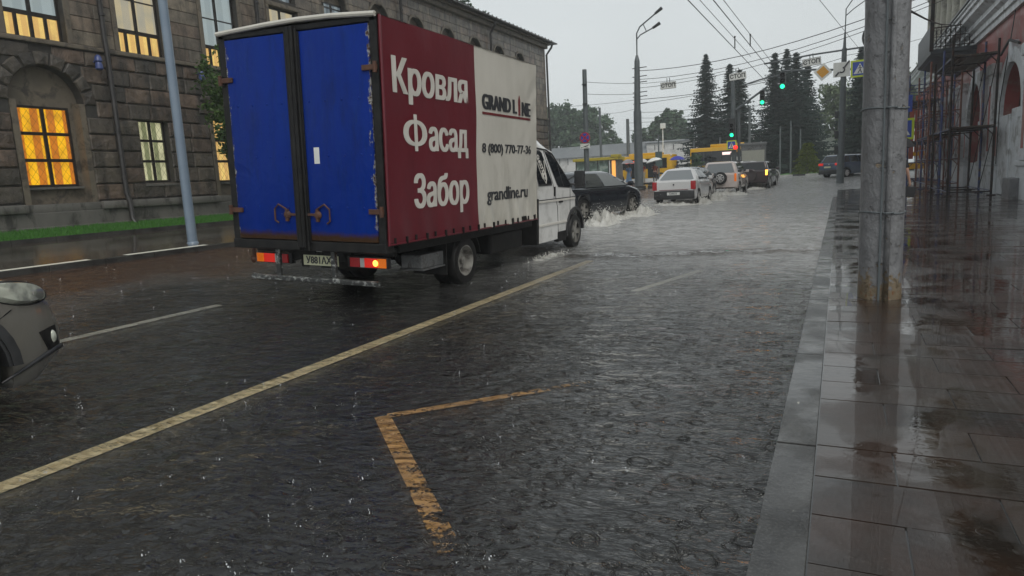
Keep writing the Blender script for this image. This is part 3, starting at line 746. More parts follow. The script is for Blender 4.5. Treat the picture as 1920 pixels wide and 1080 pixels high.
m.grid(rng(-TW - .01, TW + .01, .1), [TB, 2, TT], lambda x, z: (x, TL + .005, z))
m.tube([(-TW, -.035, TT - .0), (-.4, -.04, TT + .035), (.1, -.04, TT + .045), (.6, -.04, TT + .035), (TW, -.035, TT)], .03, 8)
m.build('roof_tarpaulin', M['tarp_white'], truck, smooth=40)
def onside(dy, z, dx=.016): return TW + .012 + wrinkle(dy, z) + dx
def sidetext(body, y0, y1, z0, z1, mk, d):            # lettering printed on the tarpaulin, follows its folds
    o = text('lettering', body, .5, M[mk], tarp, (0, 0, 0), ROT_R, 1, .004, 0); me = o.data; vs = [v.co.copy() for v in me.vertices]; fs = [tuple(p.vertices) for p in me.polygons]
    xa, xb = min(v.x for v in vs), max(v.x for v in vs); ya, yb = min(v.y for v in vs), max(v.y for v in vs); m = MB()
    for k, dx in enumerate((-d, d, 0)):
        q = []
        for v in vs:
            y = lerp(y0 + d, y1 - d, (v.x - xa) / (xb - xa)) + dx; z = lerp(z0, z1, (v.y - ya) / (yb - ya)); q.append((TW + .012 + wrinkle(y, z) + .006 + k * .0013, y, z))
        m.add(q, fs)
    bpy.data.objects.remove(o); return m.build('lettering', M[mk], tarp, fix=False)
for a_ in (('Кровля', .21, 1.98, 2.42, 2.94, 'letter_white', .018), ('О', .40, .91, 1.935, 2.245, 'letter_white', .018), ('асад', .94, 1.97, 1.80, 2.185, 'letter_white', .018), ('Забор', .57, 1.96, 1.07, 1.61, 'letter_white', .018),
           ('8 (800) 770-77-36', 2.38, 4.11, 1.845, 2.02, 'letter_black', .0085), ('grandline.ru', 2.49, 3.97, 1.12, 1.38, 'letter_black', .009), ('GRAND L', 2.39, 3.58, 2.50, 2.715, 'letter_black', .024), ('NE', 3.76, 4.11, 2.485, 2.70, 'letter_black', .024)):
    sidetext(*a_)
m = MB(); m.prism([(3.635, 2.48), (3.70, 2.48), (3.70, 2.71), (3.667, 2.79), (3.635, 2.71)], 'x', onside(3.66, 2.6, .002), onside(3.66, 2.6, .010)); m.grid(rng(2.39, 4.11, .05), [2.425, 2.46], lambda y, z: (onside(y, z, .006), y, z))
m.build('logo_mark', M['letter_red'], tarp)
m = MB(); m.grid(rng(.622, .69, .03), rng(1.875, 2.31, .05), lambda y, z: (TW + .012 + wrinkle(y, z) + .0105, y, z)); m.build('lettering', M['letter_white'], tarp, fix=False)
m = MB()
for i in range(19):
    y = .14 + i * .228; m.bbox(onside(y, TB, -.02), onside(y, TB, .022), y - .014, y + .014, TB - .015, TB + .075, .005)
m.build('tarpaulin_strap', M['black_rub'], truck)
m = MB(); m.tube([(TW + .02, .02, TB), (TW + .03, .015, 2), (TW + .02, .02, TT)], .016); m.tube([(TW + .02, 0, TB), (TW + .02, TL, TB)], .012, 6); m.build('tarpaulin_hem', M['tarp_red'], truck)
# rear frame and doors
m = MB()
m.bbox(-TW, -TW + .115, -.02, .1, TB, TT, .012); m.bbox(TW - .10, TW, -.02, .1, TB, TT, .012); m.bbox(-TW, TW, -.02, .1, TT - .07, TT - .005, .012)
m.bbox(-TW - .01, TW + .01, -.03, .12, TB - .10, TB + .02, .012)
m.build('rear_frame', M['black_rub'], truck)
m = MB(); m.box(-TW + .01, TW - .01, .1, TL, TB - .02, TB + .08); m.box(-TW + .02, TW - .02, .12, TL - .01, TB + .09, TT - .02); m.build('cargo_body', M['chassis'], truck)
for s in (-1, 1):
    x0, x1 = (-TW + .12, -.052) if s < 0 else (.052, TW - .105)
    m = MB(); m.bbox(x0, x1, -.035, .02, TB + .03, TT - .085, .008)
    for z in (1.22, 1.83, 2.46):
        for k in range(4): m.lathe([(.016, 0), (.013, -.006), (.004, -.008)], 8, (lerp(x0, x1, (k + .6) / 4.3), -.035, z), 'y')
    d = m.build('door', M['door_blue'], truck, smooth=30)
    m = MB(); xx = -.028 if s < 0 else .028
    m.bbox(xx - .026, xx + .026, -.085, .0, TB - .06, TT - .02, .012); m.cyl((s * .078, -.055, TB - .09), (s * .078, -.055, TT - .05), .018, n=8); m.bbox(s * .10 - .012, s * .10 + .012, -.05, -.03, TB, TT - .09, .004)
    m.build('door_seal', M['black_rub'], d)
    m = MB(); cxx = s * .24
    m.bbox(min(s * .06, cxx), max(s * .06, cxx), -.062, -.036, 1.12, 1.15, .004); m.lathe([(.05, -.036), (.055, -.05), (.035, -.075), (.01, -.08)], 12, (cxx, 0, 1.13), 'y')
    m.bbox(cxx - .02, cxx + .02, -.07, -.036, 1.05, 1.2, .006)
    m.tube([(cxx, -.06, 1.2), (cxx + s * .12, -.065, 1.26), (cxx + s * .19, -.06, 1.2), (cxx + s * .19, -.06, 1.06), (cxx + s * .14, -.055, 1.03)], .011, 6)
    m.build('latch', M['rust'], d)
    for z in (1.18, 2.78):
        xa, xb = (-TW - .005, -TW + .22) if s < 0 else (TW - .2, TW + .005)
        m = MB(); m.bbox(xa, xb, -.06, -.034, z - .03, z + .03, .006); m.cyl((s * (TW - .02), -.055, z - .06), (s * (TW - .02), -.055, z + .06), .024, n=8); m.build('hinge', M['rust'], d)
m = MB(); m.box(.23, .31, -.0375, -.0355, 1.74, 1.93); m.build('paper_notice', M['plate_white'], truck)
# rear underside
m = MB()
for s in (-.45, .45): m.bbox(s - .05, s + .05, .2, 7.0, .52, .68, .01)
for y in (.2, 1.2, 2.9, 4.2): m.bbox(-.45, .45, y, y + .08, .54, .66, .01)
m.bbox(-1.1, 1.1, .25, .33, .62, .72, .01); m.cyl((-.95, 2.08, .36), (.95, 2.08, .36), .06); m.ball((0, 2.08, .36), .16, 12, (1, .8, 1)); m.cyl((-.95, 6.9, .34), (.95, 6.9, .34), .045)
m.cyl((0, 2.2, .38), (0, 5, .5), .045); m.bbox(-.9, -.35, .75, 1.3, .5, .6); m.lathe([(.34, -.09), (.36, -.05), (.36, .05), (.34, .09)], 20, (0, .95, .44), 'z')
for s in (-.55, .55): m.tube([(s, 1.3, .52), (s, 1.7, .42), (s, 2.08, .39), (s, 2.5, .42), (s, 2.9, .54)], .04, 6)
m.bbox(-1.12, 1.12, .35, TL, .66, .775, .01)
m.build('chassis', M['chassis'], truck)
m = MB(); m.bbox(-1.0, 1.02, .02, .08, .285, .345, .012); m.build('rear_bumper', M['flaky'], truck)
for x in (-.53, .36):
    m = MB(); m.bbox(x - .035, x + .035, .03, .075, .30, TB - .1, .008); m.build('bumper_bracket', M['flaky'], truck)
for s in (-1, 1):
    m = MB(); m.bbox(s * .75 - .30, s * .75 + .30, .19, .27, .475, .615, .015); h = m.build('tail_lamp', M['trim'], truck)
    segs = [(.30, .17, 'lens_orange'), (.17, -.03, 'lens_red'), (-.03, -.10, 'lens_white'), (-.10, -.26, 'lens_red_dim')]
    for a, b, k in segs:
        x0, x1 = sorted((s * .75 + s * a * .96, s * .75 + s * b * .96)); mm = MB(); mm.bbox(x0 + .002, x1 - .002, .172, .192, .488, .602, .006); mm.build('lens', M[k], h)
    if s > 0:
        mm = MB(); mm.lathe([(.04, .168), (.03, .160), (.008, .157)], 10, (s * .75 + .14, 0, .545), 'y'); mm.build('lit_bulb', M['lens_hot'], h)
m = MB(); m.bbox(-.25, .31, .19, .2, .475, .605, .003); pl = m.build('number_plate', M['plate'], truck)
text('lettering', 'У881АХ', .122, M['letter_black'], pl, (-.0, .187, .538), ROT_B, .95, .003)
m = MB(); m.bbox(-.3, .42, .205, .25, .6, .70, .01); m.bbox(-.3, -.2, .2, .26, .45, .62, .01); m.build('plate_bracket', M['chassis'], truck)
m = MB()
for i in range(3): m.box(-.04, .05, .2, .204, .625 + i * .022, .64 + i * .022)
m.build('sticker', M['plate_white'], truck)
for s in (-1, 1):
    m = MB(); m.bbox(s * .83 - .27, s * .83 + .27, 1.48, 1.50, .22, .66, .006); m.build('mudflap', M['black_rub'], truck)
m = MB(); m.bbox(.72, 1.05, .95, 1.5, .37, .56, .02); m.bbox(.7, 1.08, .93, 1.52, .352, .372, .008); m.build('side_box', M['galv'], truck)
m = MB(); m.bbox(.62, 1.05, 2.9, 4.1, .33, .64, .04); m.build('fuel_tank', M['chassis'], truck)
m = MB(); m.cyl((-1.0, .1, .7), (-1.0, .1, .55), .02); m.lathe([(.02, -.03), (.055, 0), (.02, .03)], 12, (-1.02, .1, .53), 'y'); m.build('tow_ring', M['rust'], truck)
def arch_strip(m, xc, y, z, r, w, t=.025, a0=0, a1=PI, n=14):
    for i in range(n):
        t0, t1 = lerp(a0, a1, i / n), lerp(a0, a1, (i + 1) / n)
        P = lambda rr, tt, x: (x, y + rr * math.cos(tt), z + rr * math.sin(tt))
        v = [P(r, t0, xc - w / 2), P(r, t0, xc + w / 2), P(r, t1, xc + w / 2), P(r, t1, xc - w / 2), P(r + t, t0, xc - w / 2), P(r + t, t0, xc + w / 2), P(r + t, t1, xc + w / 2), P(r + t, t1, xc - w / 2)]
        m.add(v, [(0, 3, 2, 1), (4, 5, 6, 7), (0, 1, 5, 4), (3, 7, 6, 2), (0, 4, 7, 3), (1, 2, 6, 5)])
for s in (-1, 1):
    m = MB(); arch_strip(m, s * .83, 2.08, .36, .42, .5, .015, .15, PI - .15); m.build('mudguard', M['black_rub'], truck)
def wheel(parent, x, y, z, r, wd, side, rim='alloy', spokes=7, deep=False, name='wheel'):
    e = bpy.data.objects.new(name, None); col.objects.link(e); e.parent = parent; e.location = (x, y, z); e.empty_display_size = .1
    m = MB(); w2 = wd / 2
    m.lathe([(r * .62, -w2 * .9), (r * .80, -w2), (r * .94, -w2 * .92), (r, -w2 * .6), (r, w2 * .6), (r * .94, w2 * .92), (r * .80, w2), (r * .62, w2 * .9)], 28, axis='x', cap=False)
    m.build('tyre', M['tyre'], e, smooth=40)
    m = MB(); q = side
    if deep:
        m.lathe([(r * .64, q * w2 * .93), (r * .60, q * w2 * .95), (r * .54, q * w2 * .4), (r * .50, q * -w2 * .25), (r * .34, q * -w2 * .35), (r * .30, q * w2 * .05), (r * .18, q * w2 * .15), (r * .16, q * w2 * .5), (.01, q * w2 * .55)], 24, axis='x', cap=False)
    else:
        m.lathe([(r * .66, q * w2 * .95), (r * .62, q * w2 * .97), (r * .57, q * w2 * .5), (.005, q * w2 * .3)], 24, axis='x', cap=False)
    m.build('rim', M['chassis'] if not deep and spokes else M[rim], e, smooth=40)
    if not deep and spokes:
        m = MB(); m.lathe([(r * .665, q * w2 * .96), (r * .655, q * w2 * 1.0), (r * .60, q * w2 * .9)], 24, axis='x', cap=False)
        for k in range(spokes):
            a = 2 * PI * k / spokes; c, s_ = math.cos(a), math.sin(a); pp = Vector((0, -s_, c))
            b0 = Vector((q * w2 * .75, c * r * .08, s_ * r * .08)); b1 = Vector((q * w2 * .85, c * r * .62, s_ * r * .62))
            wv = .055 * r / .33
            m.add([b0 - pp * wv * .8, b0 + pp * wv * .8, b1 + pp * wv, b1 - pp * wv, b0 - pp * wv * .8 - Vector((q * .03, 0, 0)), b0 + pp * wv * .8 - Vector((q * .03, 0, 0)), b1 + pp * wv - Vector((q * .03, 0, 0)), b1 - pp * wv - Vector((q * .03, 0, 0))],
                  [(0, 1, 2, 3), (4, 7, 6, 5), (0, 4, 5, 1), (1, 5, 6, 2), (2, 6, 7, 3), (3, 7, 4, 0)])
        m.lathe([(r * .16, q * w2 * .74), (r * .15, q * w2 * .86), (.01, q * w2 * .88)], 14, axis='x')
        m.build('spokes', M[rim], e, smooth=40)
    return e
for s in (-1, 1):
    wheel(truck, s * .98, 2.08, .35, .35, .19, s, 'rim_dirty', 0, True); wheel(truck, s * .76, 2.08, .35, .35, .19, s, 'rim_dirty', 0, True)
    wheel(truck, s * .90, 6.90, .35, .35, .2, s, 'rim_dirty', 5)
# cab
def cabw(z): return .97 - .02 * max(0, .7 - z) if z < 1.32 else lerp(.97, .80, (z - 1.32) / .68) if z < 2 else .80
TOP = [(5.0, 2.44), (5.2, 2.40), (5.45, 2.30), (5.75, 2.14), (5.98, 1.98), (6.72, 1.27), (6.86, 1.20), (7.08, 1.10), (7.25, .90), (7.34, .72), (7.38, .55)]
m = MB(); st = rng(5.0, 7.38, .045); rings_ = []
for y in st:
    zt = interp(TOP, y); k = 1 - .20 * ss(6.85, 7.38, y) ** 1.3; zb = .28
    d = abs(y - 6.9)
    if d < .46: zb = max(zb, .35 + math.sqrt(.46 ** 2 - d * d))
    zb = min(zb, zt - .14)
    zs_ = [zt - .07, lerp(zt - .07, max(zb, 1.32) if zt > 1.5 else zb, .5), max(min(1.34, zt - .08), zb + .05), max(min(1.05, zt - .085), zb + .04), max(min(.9, zt - .09), zb + .03), max(min(.6, zt - .1), zb + .02), zb]
    zs_ = sorted(zs_, reverse=True)
    if zt > 1.9:                                   # domed roof above the drip rail
        hw = cabw(1.98) * k
        pts = [(0, zt), (hw * .45, zt - .015), (hw * .74, lerp(1.99, zt, .88)), (hw * .89, lerp(1.99, zt, .66)), (hw * .97, lerp(1.99, zt, .30))]
        zs_ = [1.97, 1.65, 1.34, 1.05, .9, .6, zb]
    else:
        hw = cabw(zt - .07) * k; pts = [(0, zt), (hw * .45, zt - .006), (hw * .75, zt - .014), (hw * .9, zt - .025), (hw * .97, zt - .045)]
    pts += [(cabw(z) * k, z) for z in zs_]
    rings_.append([(x, y, z) for x, z in pts] + [(-x, y, z) for x, z in reversed(pts[1:])])
n = len(rings_[0])
for a, b in zip(rings_, rings_[1:]): m.add(a + b, [(i, (i + 1) % n, n + (i + 1) % n, n + i) for i in range(n)])
m.add(rings_[-1], [tuple(range(n))]); m.add(rings_[0], [tuple(reversed(range(n)))])
cab = m.build('cab', M['van_white'], truck, smooth=38)
m = MB(); m.bbox(-.985, .985, 4.90, 4.985, .26, 1.1, .01); m.build('cab_shade_panel', M['chassis'], truck)  # dark panel added for the shade behind the lower cab
def sidepoly(name, mat, pts, dx, th, parent, wf=cabw, s=1):
    m = MB(); n = len(pts); v = [(s * (wf(z) + dx), y, z) for y, z in pts] + [(s * (wf(z) + dx - th), y, z) for y, z in pts]
    m.add(v, [tuple(range(n)), tuple(range(2 * n - 1, n - 1, -1))] + [(i, (i + 1) % n, n + (i + 1) % n, n + i) for i in range(n)]); return m.build(name, mat, parent)
for s in (1, -1):
    for P in ([(5.04, 1.36), (5.04, 1.92), (5.09, 1.955), (5.42, 1.955), (5.50, 1.92), (5.66, 1.42), (5.63, 1.36)], [(5.70, 1.93), (5.95, 1.90), (6.30, 1.60), (6.62, 1.31), (6.58, 1.28), (6.0, 1.31), (5.93, 1.36)]):
        cy_ = sum(p[0] for p in P) / len(P); cz_ = sum(p[1] for p in P) / len(P)
        fr = sidepoly('window', M['trim'], [(cy_ + (y - cy_) * 1.09, cz_ + (z - cz_) * 1.1) for y, z in P], .004, .03, cab, s=s)
        sidepoly('pane', M['glass'], P, .009, .012, fr, s=s)
        if P[0][0] > 5.5: sidepoly('divider', M['trim'], [(6.13, 1.73), (6.16, 1.71), (6.25, 1.305), (6.22, 1.305)], .012, .01, fr, s=s)
        elif s > 0:                                    # white ornament sticker
            mm = MB(); XX = lambda z: cabw(z) + .013
            def crv(f, a, b, r=.007, n=14): mm.tube([(XX(f(t)[1]), *f(t)) for t in [lerp(a, b, i / n) for i in range(n + 1)]], r, 5)
            oy, oz = 5.37, 1.66
            for k in range(7):
                ph = k * .9; crv(lambda t: (oy - .10 + .05 * math.cos(t + ph) + .018 * k, oz + .19 - .055 * k + .045 * math.sin(t * 1.2 + ph)), 0, 4.6)
            crv(lambda t: (oy - .20 + .10 * t, oz + .10 - .30 * t), 0, 1); crv(lambda t: (oy + .14 * t, oz - .20 + .33 * t * t), 0, 1)
            for sc_ in (1, .62): mm.tube([(XX(z), y, z) for y, z in [(oy - .09 * sc_, oz - .10), (oy + .09 * sc_, oz - .10), (oy + .075 * sc_, oz - .10 - .10 * sc_), (oy, oz - .10 - .19 * sc_), (oy - .075 * sc_, oz - .10 - .10 * sc_), (oy - .09 * sc_, oz - .10)]], .008, 5)
            mm.build('emblem_sticker', M['letter_white'], fr)
m = MB(); m.add([(-.72, 6.02, 1.935), (.72, 6.02, 1.935), (.86, 6.70, 1.305), (-.86, 6.70, 1.305)], [(0, 1, 2, 3)]); m.v = [(x, y + .012, z + .012) for x, y, z in m.v]; m.build('windscreen', M['glass'], cab)
for s in (1, -1):
    m = MB(); m.tube([(s * (cabw(z) + .006), y, z) for y, z in [(5.01, 2.02), (5.3, 2.02), (5.75, 1.995), (6.0, 1.92), (6.4, 1.55), (6.70, 1.27)]], .016, 6); m.build('drip_rail', M['trim'], cab)
    m = MB()
    for z, h in ((1.035, .018), (.60, .022)): m.bbox(s * (cabw(z) + .008) - .01, s * (cabw(z) + .008) + .01, 5.01, 6.9 if z > 1 else 6.42, z - h, z + h, .006)
    m.build('moulding', M['letter_white'], cab)
    m = MB(); m.box(s * .972 - .004, s * .972 + .004, 5.01, 6.98, 1.062, 1.075)
    for y0, z0, y1, z1 in ((5.62, 1.98, 5.72, 1.35), (5.72, 1.35, 5.93, .9), (5.93, .9, 5.99, .3)):
        m.cyl((s * (cabw(z0) + .003), y0, z0), (s * (cabw(z1) + .003), y1, z1), .006, n=5)
    m.cyl((s * .974, 6.62, 1.28), (s * .974, 6.62, .66), .005, n=5)
    m.build('door_seam', M['black_rub'], cab)
    m = MB(); m.bbox(s * .985 - .015, s * .985 + .015, 5.74, 5.78, 1.12, 1.30, .008); m.bbox(s * .98 - .012, s * .98 + .012, 6.0, 6.18, .985, 1.02, .006); m.build('door_handle', M['black_rub'], cab)
    m = MB(); arch_strip(m, s * .965, 6.9, .35, .455, .06, .06, .05, PI + .1, 18); m.build('wheel_arch_flare', M['trim'], cab)
    m = MB(); m.bbox(s * 1.13 - .11, s * 1.13 + .11, 6.70, 6.80, 1.26, 1.60, .04); m.tube([(s * .93, 6.62, 1.34), (s * 1.04, 6.72, 1.32)], .025); m.tube([(s * .92, 6.55, 1.4), (s * 1.04, 6.74, 1.5)], .02); m.ball((s * 1.16, 6.82, 1.40), .055, 8); m.build('mirror', M['trim'], cab, smooth=40)
    m = MB(); m.bbox(s * .93 - .05, s * .93 + .05, 5.95, 6.4, .22, .42, .02); m.build('step', M['chassis'], cab)
    m = MB(); m.bbox(s * .66 - .16, s * .66 + .16, 7.2, 7.34, .72, .92, .04); m.build('headlight', M['lens_white'], cab)
m = MB(); m.bbox(-.88, .88, 7.2, 7.45, .32, .56, .05); m.build('front_bumper', M['trim'], cab, smooth=40)
# ---------------------------------------------------------------- cars
def paint(name, c, rough=.12, metal=0):
    t = NT(name); v = t.coord((1, 1, 1)); s = t.n('SeparateXYZ'); t.l(v, s.inputs[0])
    d = t.ramp(t.math('MULTIPLY_ADD', t.noise(v, 5, 6, .7), .5, t.math('MULTIPLY', s.outputs[2], -.7)), [(-.0, 0.0), (.12, .5)])
    cc = t.mix(d, c, tuple(lerp(x, .10, .55) for x in c))
    b = t.bump(t.noise(v, 220, 2), .002, .12)
    return t.done(t.pbsdf(cc, rough, metal, b, coat=.9, coat_rough=.03))
M['p_black'] = paint('black_car_paint', (.006, .008, .012))
M['p_white'] = paint('white_car_paint', (.62, .61, .60))
M['p_silver'] = paint('silver_car_paint', (.62, .54, .50))
M['p_blue'] = paint('blue_grey_car_paint', (.055, .085, .14))
M['p_darkbrown'] = paint('dark_brown_car_paint', (.040, .024, .026))  # dark brown with red brake-light reflection mixed into the colour
M['p_grey'] = paint('grey_car_paint', (.10, .105, .11))
M['p_taupe'] = paint('metallic_grey_car_paint', (.24, .225, .195), .22, .35)
def car(name, label, cat, loc, rz, P, group=None):
    root = thing(name, label, cat, (loc[0], loc[1], g(loc[0], loc[1]) + P.get('dz', 0)), rz, group)
    L, W = P['L'], P['W'] / 2; zb0 = P.get('zb', .2); r = P['r']; wy = P['wheels']; ra = r * 1.17
    top = P['top']; pm_ = P['paint']; belt = P['belt']
    def hw(y):                                   # half width in plan: rounded corners front and rear
        e = P.get('round', .35); f = 1.0
        if y < e: f = 1 - P.get('rr', .10) * (1 - y / e) ** 2.2
        if y > L - e * 1.6: f = 1 - P.get('rf', .18) * (1 - (L - y) / (e * 1.6)) ** 2.0
        return W * f
    m = MB(); rg = []
    for y in rng(0, L, .05):
        zt = interp(top, y); zb = zb0 + .16 * (1 - ss(0, .25, y)) * P.get('rtuck', .6) + .12 * ss(L - .3, L, y)
        for yw in wy:
            d = abs(y - yw)
            if d < ra: zb = max(zb, r + math.sqrt(ra * ra - d * d))
        zb = min(zb, zt - .12); w_ = hw(y); H_ = zt - zb
        z1 = zt - min(.05, H_ * .2); zm = lerp(zb, z1, .62)
        half = [(0, zt + .012), (w_ * .5, zt + .008), (w_ * .82, zt - .004), (w_ * .93, zt - .02), (w_ * .965, z1), (w_ * .995, lerp(zm, z1, .5)), (w_, zm), (w_ * .99, lerp(zb, zm, .4)), (w_ * .965, zb + min(.04, H_ * .2)), (w_ * .93, zb)]
        rg.append([(x, y, z) for x, z in half] + [(-x, y, z) for x, z in reversed(half[1:])])
    n = len(rg[0])
    for a, b in zip(rg, rg[1:]): m.add(a + b, [(i, (i + 1) % n, n + (i + 1) % n, n + i) for i in range(n)])
    m.add(rg[0], [tuple(range(n))]); m.add(rg[-1], [tuple(reversed(range(n)))])
    # cabin
    rb, rr_, fr_, fb = P['cab']; roof = P['H']; wr = P['wr'] / 2; wb = W * .955
    def cw(z): t = max(0, min(1, (z - belt) / (roof - belt))); return lerp(wb, wr, t ** 1.25)
    def cyf(z): t = max(0, min(1, (z - belt) / (roof - belt))); return lerp(fb, fr_, t)
    def cyr(z): t = max(0, min(1, (z - belt) / (roof - belt))); return lerp(rb, rr_, t ** P.get('rcurve', 1.0))
    lv = [belt - .06, lerp(belt, roof, .3), lerp(belt, roof, .6), lerp(belt, roof, .85), roof - .035, roof - .008]; prev = None; rgs = []
    for k, z in enumerate(lv):
        x = cw(z) - (.0 if k < 4 else .03 if k == 4 else .09); a, b = cyr(z) + (0 if k < 4 else .03 if k == 4 else .1), cyf(z) - (0 if k < 4 else .04 if k == 4 else .14)
        c = .11; ring = []
        for cx_, cyy, t0 in ((x - c, b - c, 0), (-x + c, b - c, PI / 2), (-x + c, a + c, PI), (x - c, a + c, 1.5 * PI)):
            for q in range(5): t = t0 + PI / 2 * q / 4; ring.append((cx_ + c * math.cos(t), cyy + c * math.sin(t), z))
        rgs.append(ring)
    q = len(rgs[0])
    for a, b in zip(rgs, rgs[1:]): m.add(a + b, [(i, (i + 1) % q, q + (i + 1) % q, q + i) for i in range(q)])
    cyc = (rr_ + fr_) / 2
    rin = [(x * .6, cyc + (y - cyc) * .7, roof + .012) for x, y, z in rgs[-1]]
    m.add(rgs[-1] + rin, [(i, (i + 1) % q, q + (i + 1) % q, q + i) for i in range(q)] + [tuple(range(q, 2 * q))])
    body = m.build('body', M[pm_], root, smooth=38)
    def gl(nm, pts, par=root, mt='glass'):
        mm = MB(); k = len(pts); c = Vector(pts[0]) - Vector(pts[1]); nrm = (Vector(pts[1]) - Vector(pts[0])).cross(Vector(pts[2]) - Vector(pts[0])).normalized()
        mid = sum((Vector(p) for p in pts), Vector()) / k
        if nrm.dot(mid - Vector((0, cyc, belt))) < 0: nrm = -nrm
        mm.add([Vector(p) + nrm * .006 for p in pts] + [Vector(p) - nrm * .05 for p in pts], [tuple(range(k))] + [(i, (i + 1) % k, k + (i + 1) % k, k + i) for i in range(k)])
        return mm.build(nm, M[mt], par)
    zl, zh = lerp(belt, roof, .06), lerp(belt, roof, .84)
    gl('windscreen', [(-cw(zl) + .13, cyf(zl), zl), (cw(zl) - .13, cyf(zl), zl), (cw(zh) - .13, cyf(zh), zh), (-cw(zh) + .13, cyf(zh), zh)])
    ri = P.get('rin', .13)
    gl('rear_window', [(-cw(zl) + ri, cyr(zl), zl), (cw(zl) - ri, cyr(zl), zl), (cw(zh) - ri, cyr(zh), zh), (-cw(zh) + ri, cyr(zh), zh)], mt=P.get('rglass', 'glass'))
    for s in (-1, 1):
        for wi, (a, b, c, d) in enumerate(P['win']):              # (y bottom rear, y top rear, y top front, y bottom front)
            mm = MB(); Z = [lerp(zl, zh, i / 6) for i in range(7)]; fr4 = []
            for z in Z:
                t = (z - zl) / (zh - zl); y0, y1 = lerp(a, b, t), lerp(d, c, t); fr4.append([(s * (cw(z) + .008), y0, z), (s * (cw(z) + .008), y1, z), (s * (cw(z) - .03), y1, z), (s * (cw(z) - .03), y0, z)])
            for p, q_ in zip(fr4, fr4[1:]): mm.add(p + q_, [(0, 1, 5, 4), (1, 2, 6, 5), (3, 0, 4, 7)])
            mm.quad(*fr4[0]); mm.quad(*fr4[-1]); mm.build('side_window', M[P.get('sglass', {}).get(wi, 'glass')], root, smooth=30)
        my = cyf(belt) - .35; mm = MB(); mm.bbox(s * (W + .1) - .09, s * (W + .1) + .09, my, my + .09, belt + .0, belt + .15, .03); mm.cyl((s * W * .93, my + .03, belt + .03), (s * (W + .05), my + .04, belt + .06), .02); mm.build('mirror', M[P.get('mirror', pm_)], root, smooth=40)
        for yw in wy: wheel(root, s * (W - .11), yw, r, r, .2, s, P.get('rim', 'alloy'), P.get('spokes', 7))
        for yw in wy: mm = MB(); arch_strip(mm, s * (W - .16), yw, r, ra - .03, .3, .02, 0, PI, 14); mm.build('wheel_arch', M['trim'], root)
        mm = MB()
        if P.get('clad'):
            for yw in wy: arch_strip(mm, s * (W - .01), yw, r, ra - .01, .03, .06, 0, PI, 16)
            mm.bbox(s * (W - .01) - .015, s * (W - .01) + .015, wy[0] + ra, wy[1] - ra, zb0 + .02, zb0 + .16, .01)
        if mm.v: mm.build('cladding', M['trim'], root)
    mm = MB(); mm.box(-W * .78, W * .78, .12, L - .42, zb0 + .02, zb0 + .3); mm.build('underbody', M['chassis'], root)
    for x, z, w_, h_, mk in P.get('lights', []):
        for s in (-1, 1):
            y0 = .0 if abs(x) < W * .82 else .02
            mm = MB(); mm.bbox(s * x - w_ / 2, s * x + w_ / 2, y0 - .035, y0 + .14, z - h_ / 2, z + h_ / 2, .025); mm.build('tail_light', M[mk if not isinstance(mk, tuple) else mk[0 if s < 0 else 1]], root, smooth=40)
    if 'plate' in P:
        x, z, mk, tx = P['plate']; mm = MB(); mm.bbox(x - .27, x + .27, -.075, .02, z - .06, z + .06, .005); p = mm.build('number_plate', M[mk], root)
        if tx: text('lettering', tx, .105, M['letter_black'], p, (x, -.078, z), ROT_B, .9, .002)
    if 'bumper' in P:
        za, zc, mk = P['bumper']; mm = MB(); mm.bbox(-W * .93, W * .93, -.05, .25, za, zc, .05); mm.build('bumper', M[mk], root, smooth=40)
    for fn in P.get('extra', []): fn(root, P)
    return root
def spare(x, z, r, mat, cover):
    def f(root, P):
        e = bpy.data.objects.new('spare_wheel', None); col.objects.link(e); e.parent = root; e.location = (x, -.12, z)
        m = MB()
        if cover: m.lathe([(.01, -.11), (r * .86, -.10), (r, -.05), (r, .10), (.02, .12)], 28, axis='y'); m.build('wheel_cover', M[mat], e, smooth=40)
        else:
            m.lathe([(r * .6, -.08), (r * .8, -.10), (r * .95, -.08), (r, -.02), (r, .08), (.05, .10)], 28, axis='y', cap=False); m.build('tyre', M['tyre'], e, smooth=40)
            m = MB(); m.lathe([(r * .64, -.09), (r * .56, -.105), (r * .54, -.082)], 24, axis='y', cap=False)
            for k in range(7):
                a = 2 * PI * k / 7 + .2; c, s = math.cos(a), math.sin(a)
                m.add([(c * r * .12 - s * .03, -.105, s * r * .12 + c * .03), (c * r * .12 + s * .03, -.105, s * r * .12 - c * .03), (c * r * .57 + s * .035, -.098, s * r * .57 - c * .035), (c * r * .57 - s * .035, -.098, s * r * .57 + c * .035)], [(0, 1, 2, 3)])
            m.lathe([(r * .18, -.08), (r * .17, -.112), (.01, -.115)], 14, axis='y'); m.build('rim', M['alloy'], e, smooth=40)
    return f
def rails(a, b, x):
    def f(root, P):
        for s in (-1, 1):
            m = MB(); z = P['H'] + .05; m.tube([(s * x, a, z - .05), (s * x, a + .15, z), (s * x, b - .15, z), (s * x, b, z - .05)], .016, 6); m.build('roof_rail', M['trim'], root)
    return f
def badge(z, r=.045):
    def f(root, P):
        m = MB(); m.lathe([(r, -.0), (r * .8, -.02), (.01, -.025)], 14, (0, -.01, z), 'y'); m.build('badge', M['alloy'], root)
    return f
